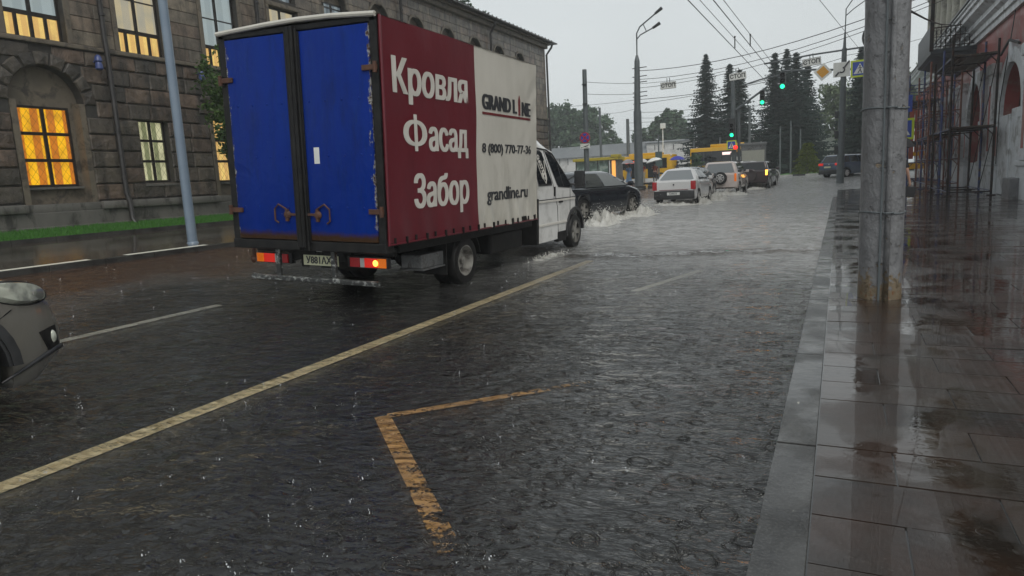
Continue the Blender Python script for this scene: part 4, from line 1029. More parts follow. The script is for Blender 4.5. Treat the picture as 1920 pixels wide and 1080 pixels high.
sedan_s = dict(L=4.55, W=1.86, H=1.56, zb=.24, r=.32, wheels=(.85, 3.55), paint='p_white', belt=1.04, cab=(.50, 1.25, 2.45, 3.35), wr=1.16, rcurve=1.0,
    top=[(0, .98), (.04, 1.06), (.35, 1.085), (.6, 1.05), (3.3, 1.03), (4.0, .93), (4.35, .82), (4.55, .58)], win=[(1.1, 1.4, 1.85, 1.9), (1.97, 1.92, 2.45, 3.1)], plate=(0, .50, 'plate_white', 'Е346ОХ'),
    lights=[(.82, .84, .20, .36, 'lens_red_dim')], bumper=(.26, .62, 'trim'), rglass='glass_pale', rr=.12)
t = NT('pale_glass'); M['glass_pale'] = t.done(t.pbsdf((.20, .215, .22), .06, spec=.8))  # car glass with its pale reflection put into the base colour
t = NT('mid_glass'); M['glass_mid'] = t.done(t.pbsdf((.05, .055, .055), .05, spec=.9))
def lid(root, P):
    m = MB(); m.bbox(-.62, .62, -.022, .02, .645, .668, .006); m.build('trunk_trim', M['rust'] if 0 else M['letter_red'], root); m = MB(); m.lathe([(.035, -.0), (.03, -.02), (.01, -.022)], 12, (0, -.005, .88), 'y'); m.build('lock', M['black_rub'], root)
sedan_s['extra'] = [lid]
car('sedan', 'silver white sedan with black rear bumper ploughing through the flood', 'car', (-6.43, 29.7), rad(-.5), sedan_s)
hatch = dict(L=4.35, W=1.84, H=1.46, zb=.17, r=.33, wheels=(.75, 3.42), paint='p_black', belt=.98, cab=(.25, 1.0, 2.35, 3.45), wr=1.26, top=[(0, .85), (.05, .99), (.4, 1.0), (3.3, .98), (3.9, .87), (4.2, .72), (4.35, .45)],
    win=[(.95, 1.12, 1.75, 1.85), (1.92, 1.86, 2.3, 3.12)], lights=[(.75, .86, .3, .2, 'lens_red_dim')], rf=.22)
bigh = dict(hatch, sglass={0: 'glass_mid', 1: 'glass_pale'}, rim='rim_dirty', spokes=5, L=4.95, W=1.94, H=1.50, r=.34, wheels=(.85, 3.95), cab=(.25, 1.2, 2.75, 3.95), top=[(0, .85), (.05, 1.0), (.4, 1.02), (3.8, 1.0), (4.4, .88), (4.75, .72), (4.95, .45)], win=[(1.05, 1.3, 2.0, 2.1), (2.18, 2.08, 2.65, 3.6)])
car('hatchback', 'black hatchback with water foaming round its front wheel ahead of the truck', 'car', (-8.02, 18.9), rad(-12), bigh)
vit = dict(L=4.4, W=2.04, H=1.88, zb=.36, r=.36, wheels=(.78, 3.3), paint='p_silver', belt=1.22, cab=(.03, .22, 2.6, 3.2), wr=1.50, top=[(0, 1.14), (.04, 1.22), (3.1, 1.20), (3.9, 1.08), (4.2, .95), (4.3, .7)],
    win=[(.3, .42, 1.1, 1.1), (1.2, 1.2, 1.9, 1.95), (2.03, 1.98, 2.55, 2.95)], lights=[(.86, .98, .13, .44, ('lens_red', 'lens_orange'))], plate=(-.52, .56, 'plate', None), rin=.16, rglass='glass_pale', rr=.05, round=.15, extra=[spare(.06, .96, .36, 'tyre', False)])
car('offroader', 'pale silver off-roader with an open alloy spare wheel on its tailgate', 'car', (-6.12, 40.2), rad(-1), vit)
dsu = dict(L=4.7, W=2.0, H=1.78, zb=.36, r=.37, wheels=(.85, 3.6), paint='p_darkbrown', belt=1.22, cab=(.04, .30, 2.8, 3.5), wr=1.52, top=[(0, 1.12), (.04, 1.22), (3.4, 1.2), (4.2, 1.08), (4.6, .95), (4.7, .7)],
    win=[(.4, .55, 1.15, 1.15), (1.25, 1.25, 2.05, 2.1), (2.18, 2.12, 2.75, 3.2)], lights=[(.88, 1.05, .14, .34, ('lens_red', 'lens_hot'))], plate=(-.62, .52, 'plate', None), rr=.05, round=.15, extra=[spare(-.08, .92, .40, 'p_darkbrown', True), rails(.5, 3.0, .66)])
car('offroader', 'dark brown off-roader with a round covered spare wheel and roof rails', 'car', (-5.15, 47.4), rad(-4), dsu)
wsu = dict(L=4.6, W=1.9, H=1.66, zb=.3, r=.37, wheels=(.8, 3.55), paint='p_white', belt=1.08, cab=(.1, .6, 2.6, 3.4), wr=1.4, top=[(0, 1.0), (.05, 1.1), (3.3, 1.08), (4.0, 1.02), (4.4, .88), (4.6, .6)],
    win=[(.9, .95, 1.7, 1.75), (1.85, 1.8, 2.5, 3.0)], lights=[(.75, .95, .2, .2, 'lens_red_dim')])
car('crossover', 'white crossover mostly hidden behind the dark off-roader, nose and wheel showing', 'car', (-7.75, 51.2), rad(-46), wsu)
dkh = dict(hatch, paint='p_grey', H=1.6, belt=1.08, top=[(0, .95), (.05, 1.09), (.4, 1.1), (3.3, 1.06), (3.9, .95), (4.2, .8), (4.35, .5)], lights=[(.80, .95, .16, .3, ('lens_red_dim', 'lens_hot'))], extra=[rails(.8, 2.4, .6)])
car('hatchback', 'grey hatchback with a glowing orange lamp between sedan and silver off-roader', 'car', (-7.2, 35.4), rad(-2), dkh)
bsu = dict(L=4.3, W=1.84, H=1.66, zb=.28, r=.34, wheels=(.8, 3.4), paint='p_blue', belt=1.08, cab=(.08, .5, 2.7, 3.4), wr=1.38, top=[(0, 1.0), (.04, 1.1), (3.3, 1.06), (3.9, .98), (4.2, .85), (4.3, .6)],
    win=[(.5, .8, 1.15, 1.1), (1.2, 1.22, 2.0, 2.05), (2.13, 2.08, 2.65, 3.1)], lights=[(.70, 1.0, .38, .17, 'lens_red')], plate=(-.1, .80, 'plate', None), bumper=(.34, .62, 'trim'), extra=[rails(.7, 2.5, .62), badge(1.0)])
car('crossover', 'blue grey crossover with red tail lights turning right at the junction', 'car', (-.72, 55.6), rad(-38), bsu)

# near car at the left edge
def nearfront(root, P):
    L, W = P['L'], P['W'] / 2
    for s in (1, -1):
        # swept-back headlight: a glass shell that follows the fender corner
        m = MB(); A = [(-.62, .93), (-.40, .925), (-.22, .895), (-.10, .84), (-.045, .77), (-.10, .735), (-.25, .735), (-.40, .77), (-.62, .87)]
        for _ in range(2): A = [q for p_, n_ in zip(A, A[1:] + A[:1]) for q in ((p_[0] * .75 + n_[0] * .25, p_[1] * .75 + n_[1] * .25), (p_[0] * .25 + n_[0] * .75, p_[1] * .25 + n_[1] * .75))]
        def pos(y, z):
            return (s * (W * (1 - .30 * max(0, 1 + (y - .02) / .8) ** 2) * .985 + .004 - .10 * max(0, z - .80)), L + y - .02, z)
        rim_ = [pos(y, z) for y, z in A]; c = Vector((0, 0, 0))
        for p in rim_: c += Vector(p) / len(rim_)
        inn = [Vector(p).lerp(c, .22) + Vector((s * .035, .02, .008)) for p in rim_]; k = len(A); cc = c + Vector((s * .05, .03, .01))
        back = [Vector(p) - Vector((s * .08, .08, 0)) for p in rim_]
        m.add(rim_ + inn + [cc] + back, [(i, (i + 1) % k, k + (i + 1) % k, k + i) for i in range(k)] + [(k + i, k + (i + 1) % k, 2 * k) for i in range(k)] + [(i, 2 * k + 1 + i, 2 * k + 1 + (i + 1) % k, (i + 1) % k) for i in range(k)])
        h = m.build('headlight', M['headglass'], root, smooth=50)
        m = MB(); q = pos(-.2, .81); m.lathe([(.062, .02), (.05, .0), (.02, -.03), (.005, -.035)], 16, (q[0] - s * .02, q[1] - .02, q[2]), 'y'); m.build('reflector', M['alloy'], h, smooth=True)
        m = MB(); m.tube([pos(y, z) for y, z in A + A[:1]], .006, 6); m.build('lamp_seal', M['black_rub'], h)
        # fog lamp pocket, lip and bumper seam follow the rounded nose
        def hf(dy, k=1.0): return W * (1 - .30 * max(0, 1 + dy / .8) ** 2) * k
        m = MB(); F = [(-.20, .53), (-.035, .55), (-.02, .40), (-.13, .385)]; f = [(s * (hf(y) + .004), L + y, z) for y, z in F]
        m.add(f + [(x - s * .04, y - .04, z) for x, y, z in f], [(0, 1, 2, 3)] + [(i, (i + 1) % 4, (i + 1) % 4 + 4, i + 4) for i in range(4)]); fp = m.build('fog_pocket', M['black_rub'], root)
        m = MB(); m.ball((s * (hf(-.08) - .005), L - .075, .47), .042, 12, (.6, .6, 1.15)); m.build('fog_lamp', M['headglass'], fp, smooth=True)
        m = MB(); m.tube([(s * hf(y, .995), L + y, z) for y, z in ((-.55, .27), (-.35, .32), (-.2, .355), (-.08, .375), (0, .38))] + [(s * W * .4, L + .02, .38)], [.008, .014, .018, .02, .018, .018], 8); m.build('bumper_lip', M['trim'], root, smooth=True)
        m = MB(); m.tube([(s * (hf(y) * .998), L + y, z) for y, z in ((-.72, .60), (-.55, .66), (-.40, .73))], .005, 5); m.build('bumper_seam', M['black_rub'], root)
    m = MB(); m.bbox(-.45, .45, L - .06, L + .015, .56, .7, .02); m.build('grille', M['black_rub'], root)
t = NT('headlamp_glass'); v = t.coord((1, 1, 1))
M['headglass'] = t.done(t.pbsdf(t.mix(t.ramp(t.noise(v, 6, 3), [(.42, 0.0), (.58, 1.0)]), (.26, .27, .24), (.60, .62, .52)), .08, .2, coat=1, coat_rough=.02))
near = dict(L=4.4, W=1.86, H=1.66, zb=.20, r=.37, wheels=(.8, 3.50), paint='p_taupe', belt=1.06, cab=(.1, .6, 2.4, 3.15), wr=1.36, round=.5, top=[(0, 1.0), (.05, 1.1), (3.1, 1.06), (3.7, 1.0), (4.05, .93), (4.24, .86), (4.35, .76), (4.4, .66)],
    win=[(.9, .95, 1.6, 1.65), (1.75, 1.7, 2.3, 2.8)], lights=[(.75, .95, .2, .2, 'lens_red_dim')], rf=.30, extra=[nearfront], clad=True)
car('crossover', 'metallic grey crossover entering at the left edge, headlight and bumper corner visible', 'car', (-5.83, -1.41), rad(0), near)

# ---------------------------------------------------------------- foam thrown up by the wheels
def splash(x, y, w, l, h, n, label, seed):
    Rr = random.Random(seed); m = MB(); z0 = g(x, y) + .03
    xs = rng(-w, w, w / 14); ys = rng(-l, l, l / 14)
    def fn(a, b):
        e = max(0, 1 - (a / w) ** 2 - (b / l) ** 2)
        return (x + a, y + b, z0 - .02 + e ** .7 * h * 1.1 * max(0, .42 + 1.0 * MN.noise((a * 6 + seed, b * 5, 1)) + .5 * MN.noise((a * 17, b * 15, seed))))
    m.grid(xs, ys, fn)
    for i in range(int(n * 2.2)):
        a, b = Rr.gauss(0, w * .45), Rr.gauss(0, l * .45); zz = z0 + abs(Rr.gauss(0, h * .55)); r_ = Rr.uniform(.004, .019) * (1.3 - min(1, zz / (h * 2 + z0)))
        m.ball((x + a, y + b, zz), max(.005, r_), 5, (1, 1, Rr.uniform(.7, 1.5)))
    return tag(m.build('splash', M['foam'], smooth=True), label, 'splash', 'white foam thrown up by wheels')
splash(-6.25, 23.0, .6, 1.1, .42, 420, 'white foam wave spilling from the black hatchback front wheel', 3)
splash(-6.25, 19.2, .45, 1.0, .42, 360, 'white foam by the black hatchback rear wheel beside the truck cab', 5)
splash(-6.3, 21.0, .3, 1.2, .15, 140, 'low foam line along the black hatchback side', 6)
splash(-5.5, 31.0, .45, 1.0, .34, 300, 'white foam beside the rear wheel of the silver white sedan', 8)
splash(-6.4, 29.4, 1.0, .4, .16, 160, 'low foam behind the silver white sedan bumper', 9)
splash(-5.35, 34.2, .5, 1.1, .45, 320, 'tall foam burst at the sedan front wheel before the silver off-roader', 11)
splash(-5.7, 40.3, 1.1, .8, .30, 260, 'foam wake under the silver off-roader tailgate', 12)
splash(-4.9, 47.5, .6, 1.4, .16, 120, 'thin foam beside the dark off-roader wheels', 13)
splash(-4.85, 11.6, .16, .8, .06, 90, 'thin white foam line under the truck cab step', 14)
# ---------------------------------------------------------------- poles, signs and signals
M['concrete'] = mat('weathered_concrete', (.13, .13, .135), (.19, .19, .195), 3, .45, bump=.7, bscale=14, coord='World', dirt=(.075, .072, .07), dscale=4, coat=.3)
M['pole_grey'] = mat('grey_green_pole', (.085, .10, .105), (.12, .135, .14), 3, .5, coord='World')
M['pole_blue'] = mat('pale_blue_grey_pole', (.16, .21, .27), (.19, .24, .30), 2, .3, coord='World', coat=.4)
M['wire'] = mat('black_wire', (.012, .012, .012), None, rough=.5)
M['sign_white'] = mat('sign_white', (.80, .80, .76), (.70, .70, .66), 3, .4, coord='World')
M['sign_blue'] = mat('sign_blue', (.02, .07, .42), (.02, .06, .36), 4, .3)
M['sign_red'] = mat('sign_red', (.50, .02, .03), None, rough=.3)
M['sign_yellow'] = mat('sign_amber', (.70, .33, .02), None, rough=.3)
M['sign_lime'] = mat('sign_lime', (.60, .72, .02), None, rough=.3)
M['signal_black'] = mat('signal_housing', (.02, .022, .022), (.035, .037, .037), 6, .4)
M['lens_off'] = mat('dark_lens', (.015, .012, .012), None, rough=.2)
M['green_lamp'] = emat('green_signal_lamp', (.02, 1, .42), 2.2)
M['red_lamp'] = emat('red_signal_lamp', (1, .03, .02), 1.3)
M['bus_yellow'] = mat('bus_yellow', (.72, .40, .01), (.65, .36, .01), 2, .25, coat=.5)
M['lime_roof'] = mat('dull_yellow_roof', (.52, .42, .05), (.44, .35, .05), 3, .4)
M['wall_white'] = mat('whitewashed_wall', (.66, .65, .62), (.56, .55, .53), .6, .6, coord='World', dirt=(.44, .43, .41), dscale=.5)
M['roof_grey'] = mat('grey_sheet_roof', (.14, .15, .155), (.18, .19, .195), .5, .45, coord='World')

# big concrete post on the pavement
post = thing('concrete_post', 'thick weathered concrete post with a cable conduit on the wet pavement', 'post', (.41, 8.25, .06))
def post_mat():
    t = NT('peeling_grey_paint'); v = t.coord((1, 1, 1)); s = t.n('SeparateXYZ'); t.l(v, s.inputs[0])
    c = t.mix(t.ramp(t.noise(t.coord((1, 1, .5)), 6, 6, .6), [(.35, 0.0), (.7, 1.0)]), (.135, .135, .138), (.185, .185, .188))
    lowm = t.ramp(s.outputs[2], [(.05, 1.0), (.42, 0.0)])
    n = t.noise(v, 11, 7, .6)
    c = t.mix(t.ramp(t.math('MULTIPLY_ADD', lowm, .28, n), [(.66, 0.0), (.69, .9)]), c, (.17, .125, .07))
    c = t.mix(t.ramp(t.noise(t.coord((1, 1, .7)), 21, 5, .6), [(.70, 0.0), (.72, .85)]), c, (.05, .047, .043))
    c = t.mix(t.ramp(t.math('MULTIPLY_ADD', lowm, .16, t.noise(v, 26, 5)), [(.72, 0.0), (.76, .9)]), c, (.16, .065, .02))
    h = t.math('MULTIPLY_ADD', t.ramp(n, [(.60, 0.0), (.66, 1.0)]), -.5, t.math('MULTIPLY_ADD', t.noise(t.coord((1, 1, .5)), 9, 5, .6), 1.0, t.math('MULTIPLY', t.noise(v, 60, 3), .12)))
    return t.done(t.pbsdf(c, .4, 0, t.bump(h, .055, .75), coat=.12, coat_rough=.15))
M['post'] = post_mat()
m = MB(); n = 40; hs = rng(0, 9, .12); pr = []
for z in hs: pr.append((.212 - .0012 * z, z))
m.lathe(pr, n); m.v = [(x * (1 + .022 * MN.noise((x * 6, y * 6, z * 4))), y * (1 + .012 * MN.noise((x * 6, y * 6, z * 4 + 9))), z) for x, y, z in m.v]
m.build('shaft', M['post'], post, smooth=50)
m = MB(); m.tube([(.045, -.222, -.02), (.048, -.224, 1.4), (.05, -.224, 2.8), (.052, -.22, 9)], .027, 8); m.build('conduit', M['post'], post, smooth=True)
m = MB(); m.tube([(-.02, -.221, 0), (-.012, -.222, 1.5), (-.02, -.222, 9)], .011, 6); m.build('cable', M['pole_grey'], post)
for z in (.92, 1.98, 3.2):
    m = MB(); m.tube([(.218 * math.cos(a), .218 * math.sin(a) - (.045 if -2.0 < a - PI * 2 + PI / 2 + .0 < 0 and 0 else 0), z + .012 * math.sin(a * 2)) for a in [2 * PI * i / 32 for i in range(33)]], .008, 5)
    m.tube([(.0, -.215, z), (.02, -.262, z), (.075, -.262, z), (.1, -.20, z)], .008, 5); m.build('strap', M['pole_grey'], post)

sp_ = thing('steel_pole', 'smooth pale blue grey pole beside the far kerb in front of the stone building', 'pole', (-12.95, 10.6, g(-12.95, 10.6) + .1))
m = MB(); m.cyl((0, 0, -.05), (0, 0, 9), .105, .085, 20); m.build('shaft', M['pole_blue'], sp_, smooth=40)
m = MB(); m.lathe([(.13, -.02), (.125, .03), (.105, .05)], 20); m.build('collar', M['pole_blue'], sp_, smooth=40)

lamp = thing('street_lamp', 'tall grey street lamp with two upturned arms left of the sedan', 'street lamp', (-13.35, 50, g(-13.35, 50) - .05))
m = MB(); m.cyl((0, 0, 0), (.0, 0, 5.6), .33, .28, 14); m.cyl((0, 0, 5.6), (.06, 0, 9.1), .24, .19, 14); m.cyl((.06, 0, 9.1), (.06, 0, 9.5), .19, .08, 12); m.build('column', M['pole_grey'], lamp, smooth=40)
m = MB(); m.tube([(.06, 0, 9.4), (.08, 0, 11.0), (.35, -.1, 11.4), (1.55, -.3, 12.1)], .05, 8); m.tube([(.08, 0, 10.6), (.3, .2, 10.9), (1.15, .6, 11.35)], .045, 8); m.cyl((.6, -.14, 11.54), (.7, .38, 11.1), .03); m.build('arm', M['pole_grey'], lamp, smooth=40)
for a, b in (((1.5, -.3, 12.08), (2.0, -.36, 12.38)), ((1.1, .58, 11.32), (1.6, .7, 11.62))):
    m = MB(); m.cyl(a, b, .09, .12, 8); m.build('lamp_head', M['signal_black'], lamp)
m = MB()
for z in (6.1, 6.6, 6.9, 7.6, 8.0, 8.6): m.cyl((-.3, 0, z), (.75, 0, z + .03), .03, n=6)
m.build('wire_bracket', M['wire'], lamp)

def simple_pole(name, label, x, y, h, r, mt='pole_grey', lean=0, group=None, cat='pole'):
    z = g(x, y) - .1; m = MB(); m.tube([(0, 0, 0), (lean * .5, 0, h * .5), (lean, 0, h)], [r, r * .9, r * .78], 10); m.cyl((0, 0, -.02), (0, 0, .3), r * 1.35, r * 1.3, 10)
    o = m.build(name, M[mt], smooth=40); o.location = (x, y, z); return tag(o, label, cat, group)
p1 = thing('sign_pole', 'dark wooden pole carrying the round no stopping sign and tow plate', 'pole', (-16.0, 46, g(-16, 46) - .05))
m = MB(); m.tube([(0, 0, 0), (.05, 0, 4), (.1, 0, 8.3)], [.19, .17, .15], 12); m.build('shaft', M['pole_grey'], p1, smooth=40)
m = MB()
for z in (6.0, 7.3): m.cyl((-.05, -.2, z), (.3, -.2, z), .04)
m.build('bracket', M['wire'], p1)
def disc(m, x, z, r, y, n=24, r0=0): m.lathe([(r0 + .001, y + .006), (r0 + .001, y), (r, y), (r, y + .012)], n, (x, 0, z), 'y')
m = MB(); disc(m, .05, 3.72, .37, -.26); sg = m.build('round_sign', M['sign_red'], p1)
m = MB(); disc(m, .05, 3.72, .30, -.275); m.build('sign_face', M['sign_blue'], sg)
m = MB()
for a in (PI / 4, -PI / 4): c, s = math.cos(a), math.sin(a); m.add([(.05 + c * t * .31 - s * u, -.29, 3.72 + s * t * .31 + c * u) for t, u in ((-1, -.045), (1, -.045), (1, .045), (-1, .045))], [(0, 1, 2, 3)])
m.build('cross_bars', M['sign_red'], sg, fix=False)
m = MB(); m.box(-.30, .40, -.27, -.25, 3.0, 3.32); tp = m.build('plate', M['sign_white'], p1)
m = MB(); m.prism([(-.26, 3.08), (-.05, 3.08), (-.05, 3.15), (.0, 3.15), (.33, 3.24), (.33, 3.20), (.1, 3.13), (.28, 3.08), (.28, 3.05), (-.02, 3.1), (-.26, 3.05)], 'y', -.275, -.271); m.add([(-.22 + .03 * math.cos(a), -.276, 3.06 + .03 * math.sin(a)) for a in [PI * i / 6 for i in range(12)]], [tuple(range(12))]); m.build('tow_symbol', M['letter_black'], tp)
simple_pole('pole', 'dark bare post before the white wall between two tree groups', -21.15, 75, 7.0, .22)
simple_pole('pole', 'thin grey pole in front of the dense trees right of the no stopping sign', -24.3, 75, 8.5, .16)
simple_pole('pole', 'slim pale pole before the white wall with a small white box on top', -17.3, 75, 6.0, .07, 'sign_white')
for x, y, h, lb in ((-8.07, 72, 6.9, 'grey pole rising behind the billboard'), (-5.55, 76, 5.0, 'leftmost pale slim pole before the right spruces'), (-4.55, 76, 5.5, 'middle pale pole before the right spruces'), (-3.65, 76, 4.6, 'rightmost pale pole before the right spruces'), (-11.5, 76, 4.4, 'thin pole before the left spruces by the yellow bus'), (-14.2, 76, 4.2, 'thin leftmost pole before the tall left spruce')):
    simple_pole('pole', lb, x, y, h, .09 if h < 6 else .14, 'pole_grey')
m = MB(); m.bbox(-.28, .28, -.1, .1, 0, .55, .03); o = m.build('sign_box', M['sign_white']); o.location = (-17.25, 74.9, 6.3); tag(o, 'small white box sign on top of a slim pale pole', 'sign')

def stop_board(x, y, z, label, tilt=0):
    r = thing('stop_board', label, 'sign', (x, y, z), rad(-4), 'hanging tram stop boards'); r.rotation_euler.y = tilt
    m = MB(); m.bbox(-.56, .56, -.03, .03, -.24, .24, .02); b = m.build('board', M['sign_white'], r)
    m = MB(); m.box(-.555, .555, -.033, -.031, -.235, -.215); m.box(-.555, .555, -.033, -.031, .215, .235); m.box(-.555, -.535, -.033, -.031, -.214, .214); m.box(.535, .555, -.033, -.031, -.214, .214); m.build('border', M['trim'], b)
    text('lettering', 'СТОП', .36, M['letter_black'], b, (0, -.036, 0), ROT_B, .98, .012)
    m = MB(); m.cyl((-.09, 0, .22), (-.09, 0, .5), .025, n=6); m.cyl((.1, 0, .22), (.1, 0, .52), .025, n=6); m.build('hanger', M['wire'], r)
stop_board(-11.08, 50, 7.66, 'hanging white stop board nearest the street lamp', rad(0)); stop_board(-6.38, 50, 7.76, 'hanging white stop board above the left traffic light pole', rad(-3)); stop_board(-1.78, 50, 8.15, 'hanging white stop board above the amber diamond sign', rad(-4))

def signal(parent, x, y, z, s=1.0, tilt=0):
    e = bpy.data.objects.new('signal_head', None); col.objects.link(e); e.parent = parent; e.location = (x, y, z); e.rotation_euler.y = tilt
    m = MB(); m.bbox(-.17 * s, .17 * s, -.02, .2, -.52 * s, .52 * s, .05); m.build('housing', M['signal_black'], e, smooth=40)
    for k, mk in ((1, 'lens_off'), (0, 'lens_off'), (-1, 'green_lamp')):
        m = MB(); m.lathe([(.13 * s, -.02), (.115 * s, -.045), (.06 * s, -.06), (.005, -.065)], 16, (0, 0, k * .335 * s), 'y'); m.build('lens', M[mk], e, smooth=True)
        m = MB(); arch_strip(m, 0, 0, 0, .14 * s, .22, .01, -.3, PI + .3, 10); m.v = [(b_, a_ - .13, c_ + k * .335 * s) for a_, b_, c_ in m.v]; m.build('visor', M['signal_black'], e)
    return e
def crossing_sign(parent, x, y, z, w=.7, rz=0):
    e = bpy.data.objects.new('crossing_sign', None); col.objects.link(e); e.parent = parent; e.location = (x, y, z); e.rotation_euler.z = rz
    h = w / 2; m = MB(); m.bbox(-h * 1.28, h * 1.28, -.01, .03, -h * 1.28, h * 1.28, .02); m.build('lime_board', M['sign_lime'], e)
    m = MB(); m.box(-h, h, -.016, -.011, -h, h); m.build('blue_face', M['sign_blue'], e)
    m = MB(); m.prism([(-h * .85, -h * .75), (h * .85, -h * .75), (0, h * .8)], 'y', -.022, -.018); m.build('triangle', M['sign_white'], e)
    m = MB(); m.ball((.0, -.03, h * .42), h * .11, 8, (1, .2, 1)); m.tube([(0, -.028, h * .3), (.02 * w, -.028, -.05 * w), (-.13 * w, -.028, -.33 * w)], .03 * w, 5); m.tube([(.02 * w, -.028, -.05 * w), (.13 * w, -.028, -.33 * w)], .03 * w, 5); m.tube([(-.14 * w, -.028, .0), (0, -.028, .12 * w), (.14 * w, -.028, .02)], .022 * w, 5); m.build('walker', M['letter_black'], e)
    return e
tl = thing('traffic_light', 'left traffic light pole with a boom arm above the queue of cars', 'traffic light', (-6.6, 50, g(-6.6, 50) - .1))
m = MB(); m.tube([(0, 0, 0), (-.05, 0, 4), (-.1, 0, 7.2)], [.19, .16, .13], 12); m.tube([(.28, .3, 0), (.25, .3, 5.6)], .1, 10); m.build('pole', M['pole_grey'], tl, smooth=40)
m = MB(); m.tube([(.1, 0, 5.3), (1.15, 0, 6.0), (2.15, 0, 6.65)], .07, 8); m.tube([(.6, 0, 6.9), (1.7, 0, 7.15), (2.9, 0, 7.3)], .05, 8); m.build('boom', M['pole_grey'], tl, smooth=40)
signal(tl, -.13, -.3, 3.95, .95); signal(tl, 1.82, -.15, 5.95, .95)
crossing_sign(tl, -.15, -.3, 2.95, .5)
m = MB(); m.lathe([(.15, -.0), (.1, -.05), (.01, -.06)], 12, (.12, -.35, 2.78), 'y'); m.build('red_lamp', M['red_lamp'], tl)
m = MB(); m.bbox(-.35, .1, -.25, -.18, 3.2, 4.75, .02); m.build('backboard', M['signal_black'], tl)
tr_ = thing('traffic_light', 'right mast whose long arm carries a green signal and road signs', 'traffic light', (.02, 50, g(.02, 50) - .1))
m = MB(); m.tube([(0, 0, 0), (.04, 0, 4), (.1, 0, 8.6)], [.24, .21, .15], 12); m.cyl((.1, 0, 8.6), (.12, 0, 9.6), .1, .05); m.build('pole', M['pole_grey'], tr_, smooth=40)
m = MB(); m.tube([(1.4, 0, 7.25), (0, 0, 7.3), (-1.6, 0, 7.5), (-3.5, 0, 7.62)], .065, 8); m.tube([(1.3, 0, 8.55), (-1.8, 0, 8.45), (-4.7, 0, 8.22)], .055, 8); m.build('arm', M['pole_grey'], tr_, smooth=40)
signal(tr_, -3.55, -.15, 7.0, 1.1)
e = bpy.data.objects.new('priority_sign', None); col.objects.link(e); e.parent = tr_; e.location = (-1.13, -.14, 7.28); e.rotation_euler.y = PI / 4 + .1
m = MB(); m.bbox(-.40, .40, -.01, .02, -.40, .40, .03); m.build('white_board', M['sign_white'], e); m = MB(); m.bbox(-.27, .27, -.02, -.008, -.27, .27, .01); m.build('amber_face', M['sign_yellow'], e)
m = MB(); m.bbox(-.52, .45, -.2, -.17, 6.85, 7.75, .02); dp = m.build('direction_plate', M['sign_white'], tr_)
m = MB(); m.tube([(-.38, -.215, 6.92), (-.2, -.215, 7.15)], .05, 6); m.tube([(.12, -.215, 7.42), (.40, -.215, 7.80)], .05, 6); m.tube([(-.03 + .16 * math.cos(a), -.215, 7.28 + .16 * math.sin(a)) for a in [-2.4 + 3.6 * i / 14 for i in range(15)]], .04, 6); m.build('route_symbol', M['letter_black'], dp)
crossing_sign(tr_, 1.0, -.18, 7.25, .82, rad(-6))
for z, r_ in ((3.0, .22), (2.0, .25), (4.3, .2)):
    m = MB(); m.bbox(-.38, -.16, -.15, .15, z, z + .75 * r_ * 3, .04); m.build('side_box', M['signal_black'], tr_)
m = MB(); m.tube([(.12, 0, 9.5), (.15, .1, 11.0), (.5, .1, 11.5), (1.6, .2, 12.3)], .035, 6); m.tube([(.15, .1, 10.6), (.6, .3, 11.0), (1.3, .6, 11.5)], .03, 6); m.build('lamp_arm', M['pole_grey'], tr_)
m = MB()
m.tube([(1.55 + .42 * math.cos(a), 0, 9.1 + .62 * math.sin(a)) for a in [2 * PI * i / 24 for i in range(25)]], .06, 6)
o = m.build('ring_emblem', M['wire']); o.location = (.02, 50, .3); o.parent = tr_; o.location = (0, 0, .0)
cs = thing('crossing_sign_post', 'lime framed pedestrian crossing signs half hidden by the concrete post', 'sign', (3.05, 44, g(3, 44)))
m = MB(); m.cyl((0, 0, 0), (0, 0, 5.4), .05); m.build('pole', M['pole_grey'], cs); crossing_sign(cs, .0, -.08, 3.2, .9)
m = MB(); m.bbox(-.45, .45, -.1, -.06, 4.1, 5.0, .02); m.build('blue_plate', M['sign_blue'], cs)

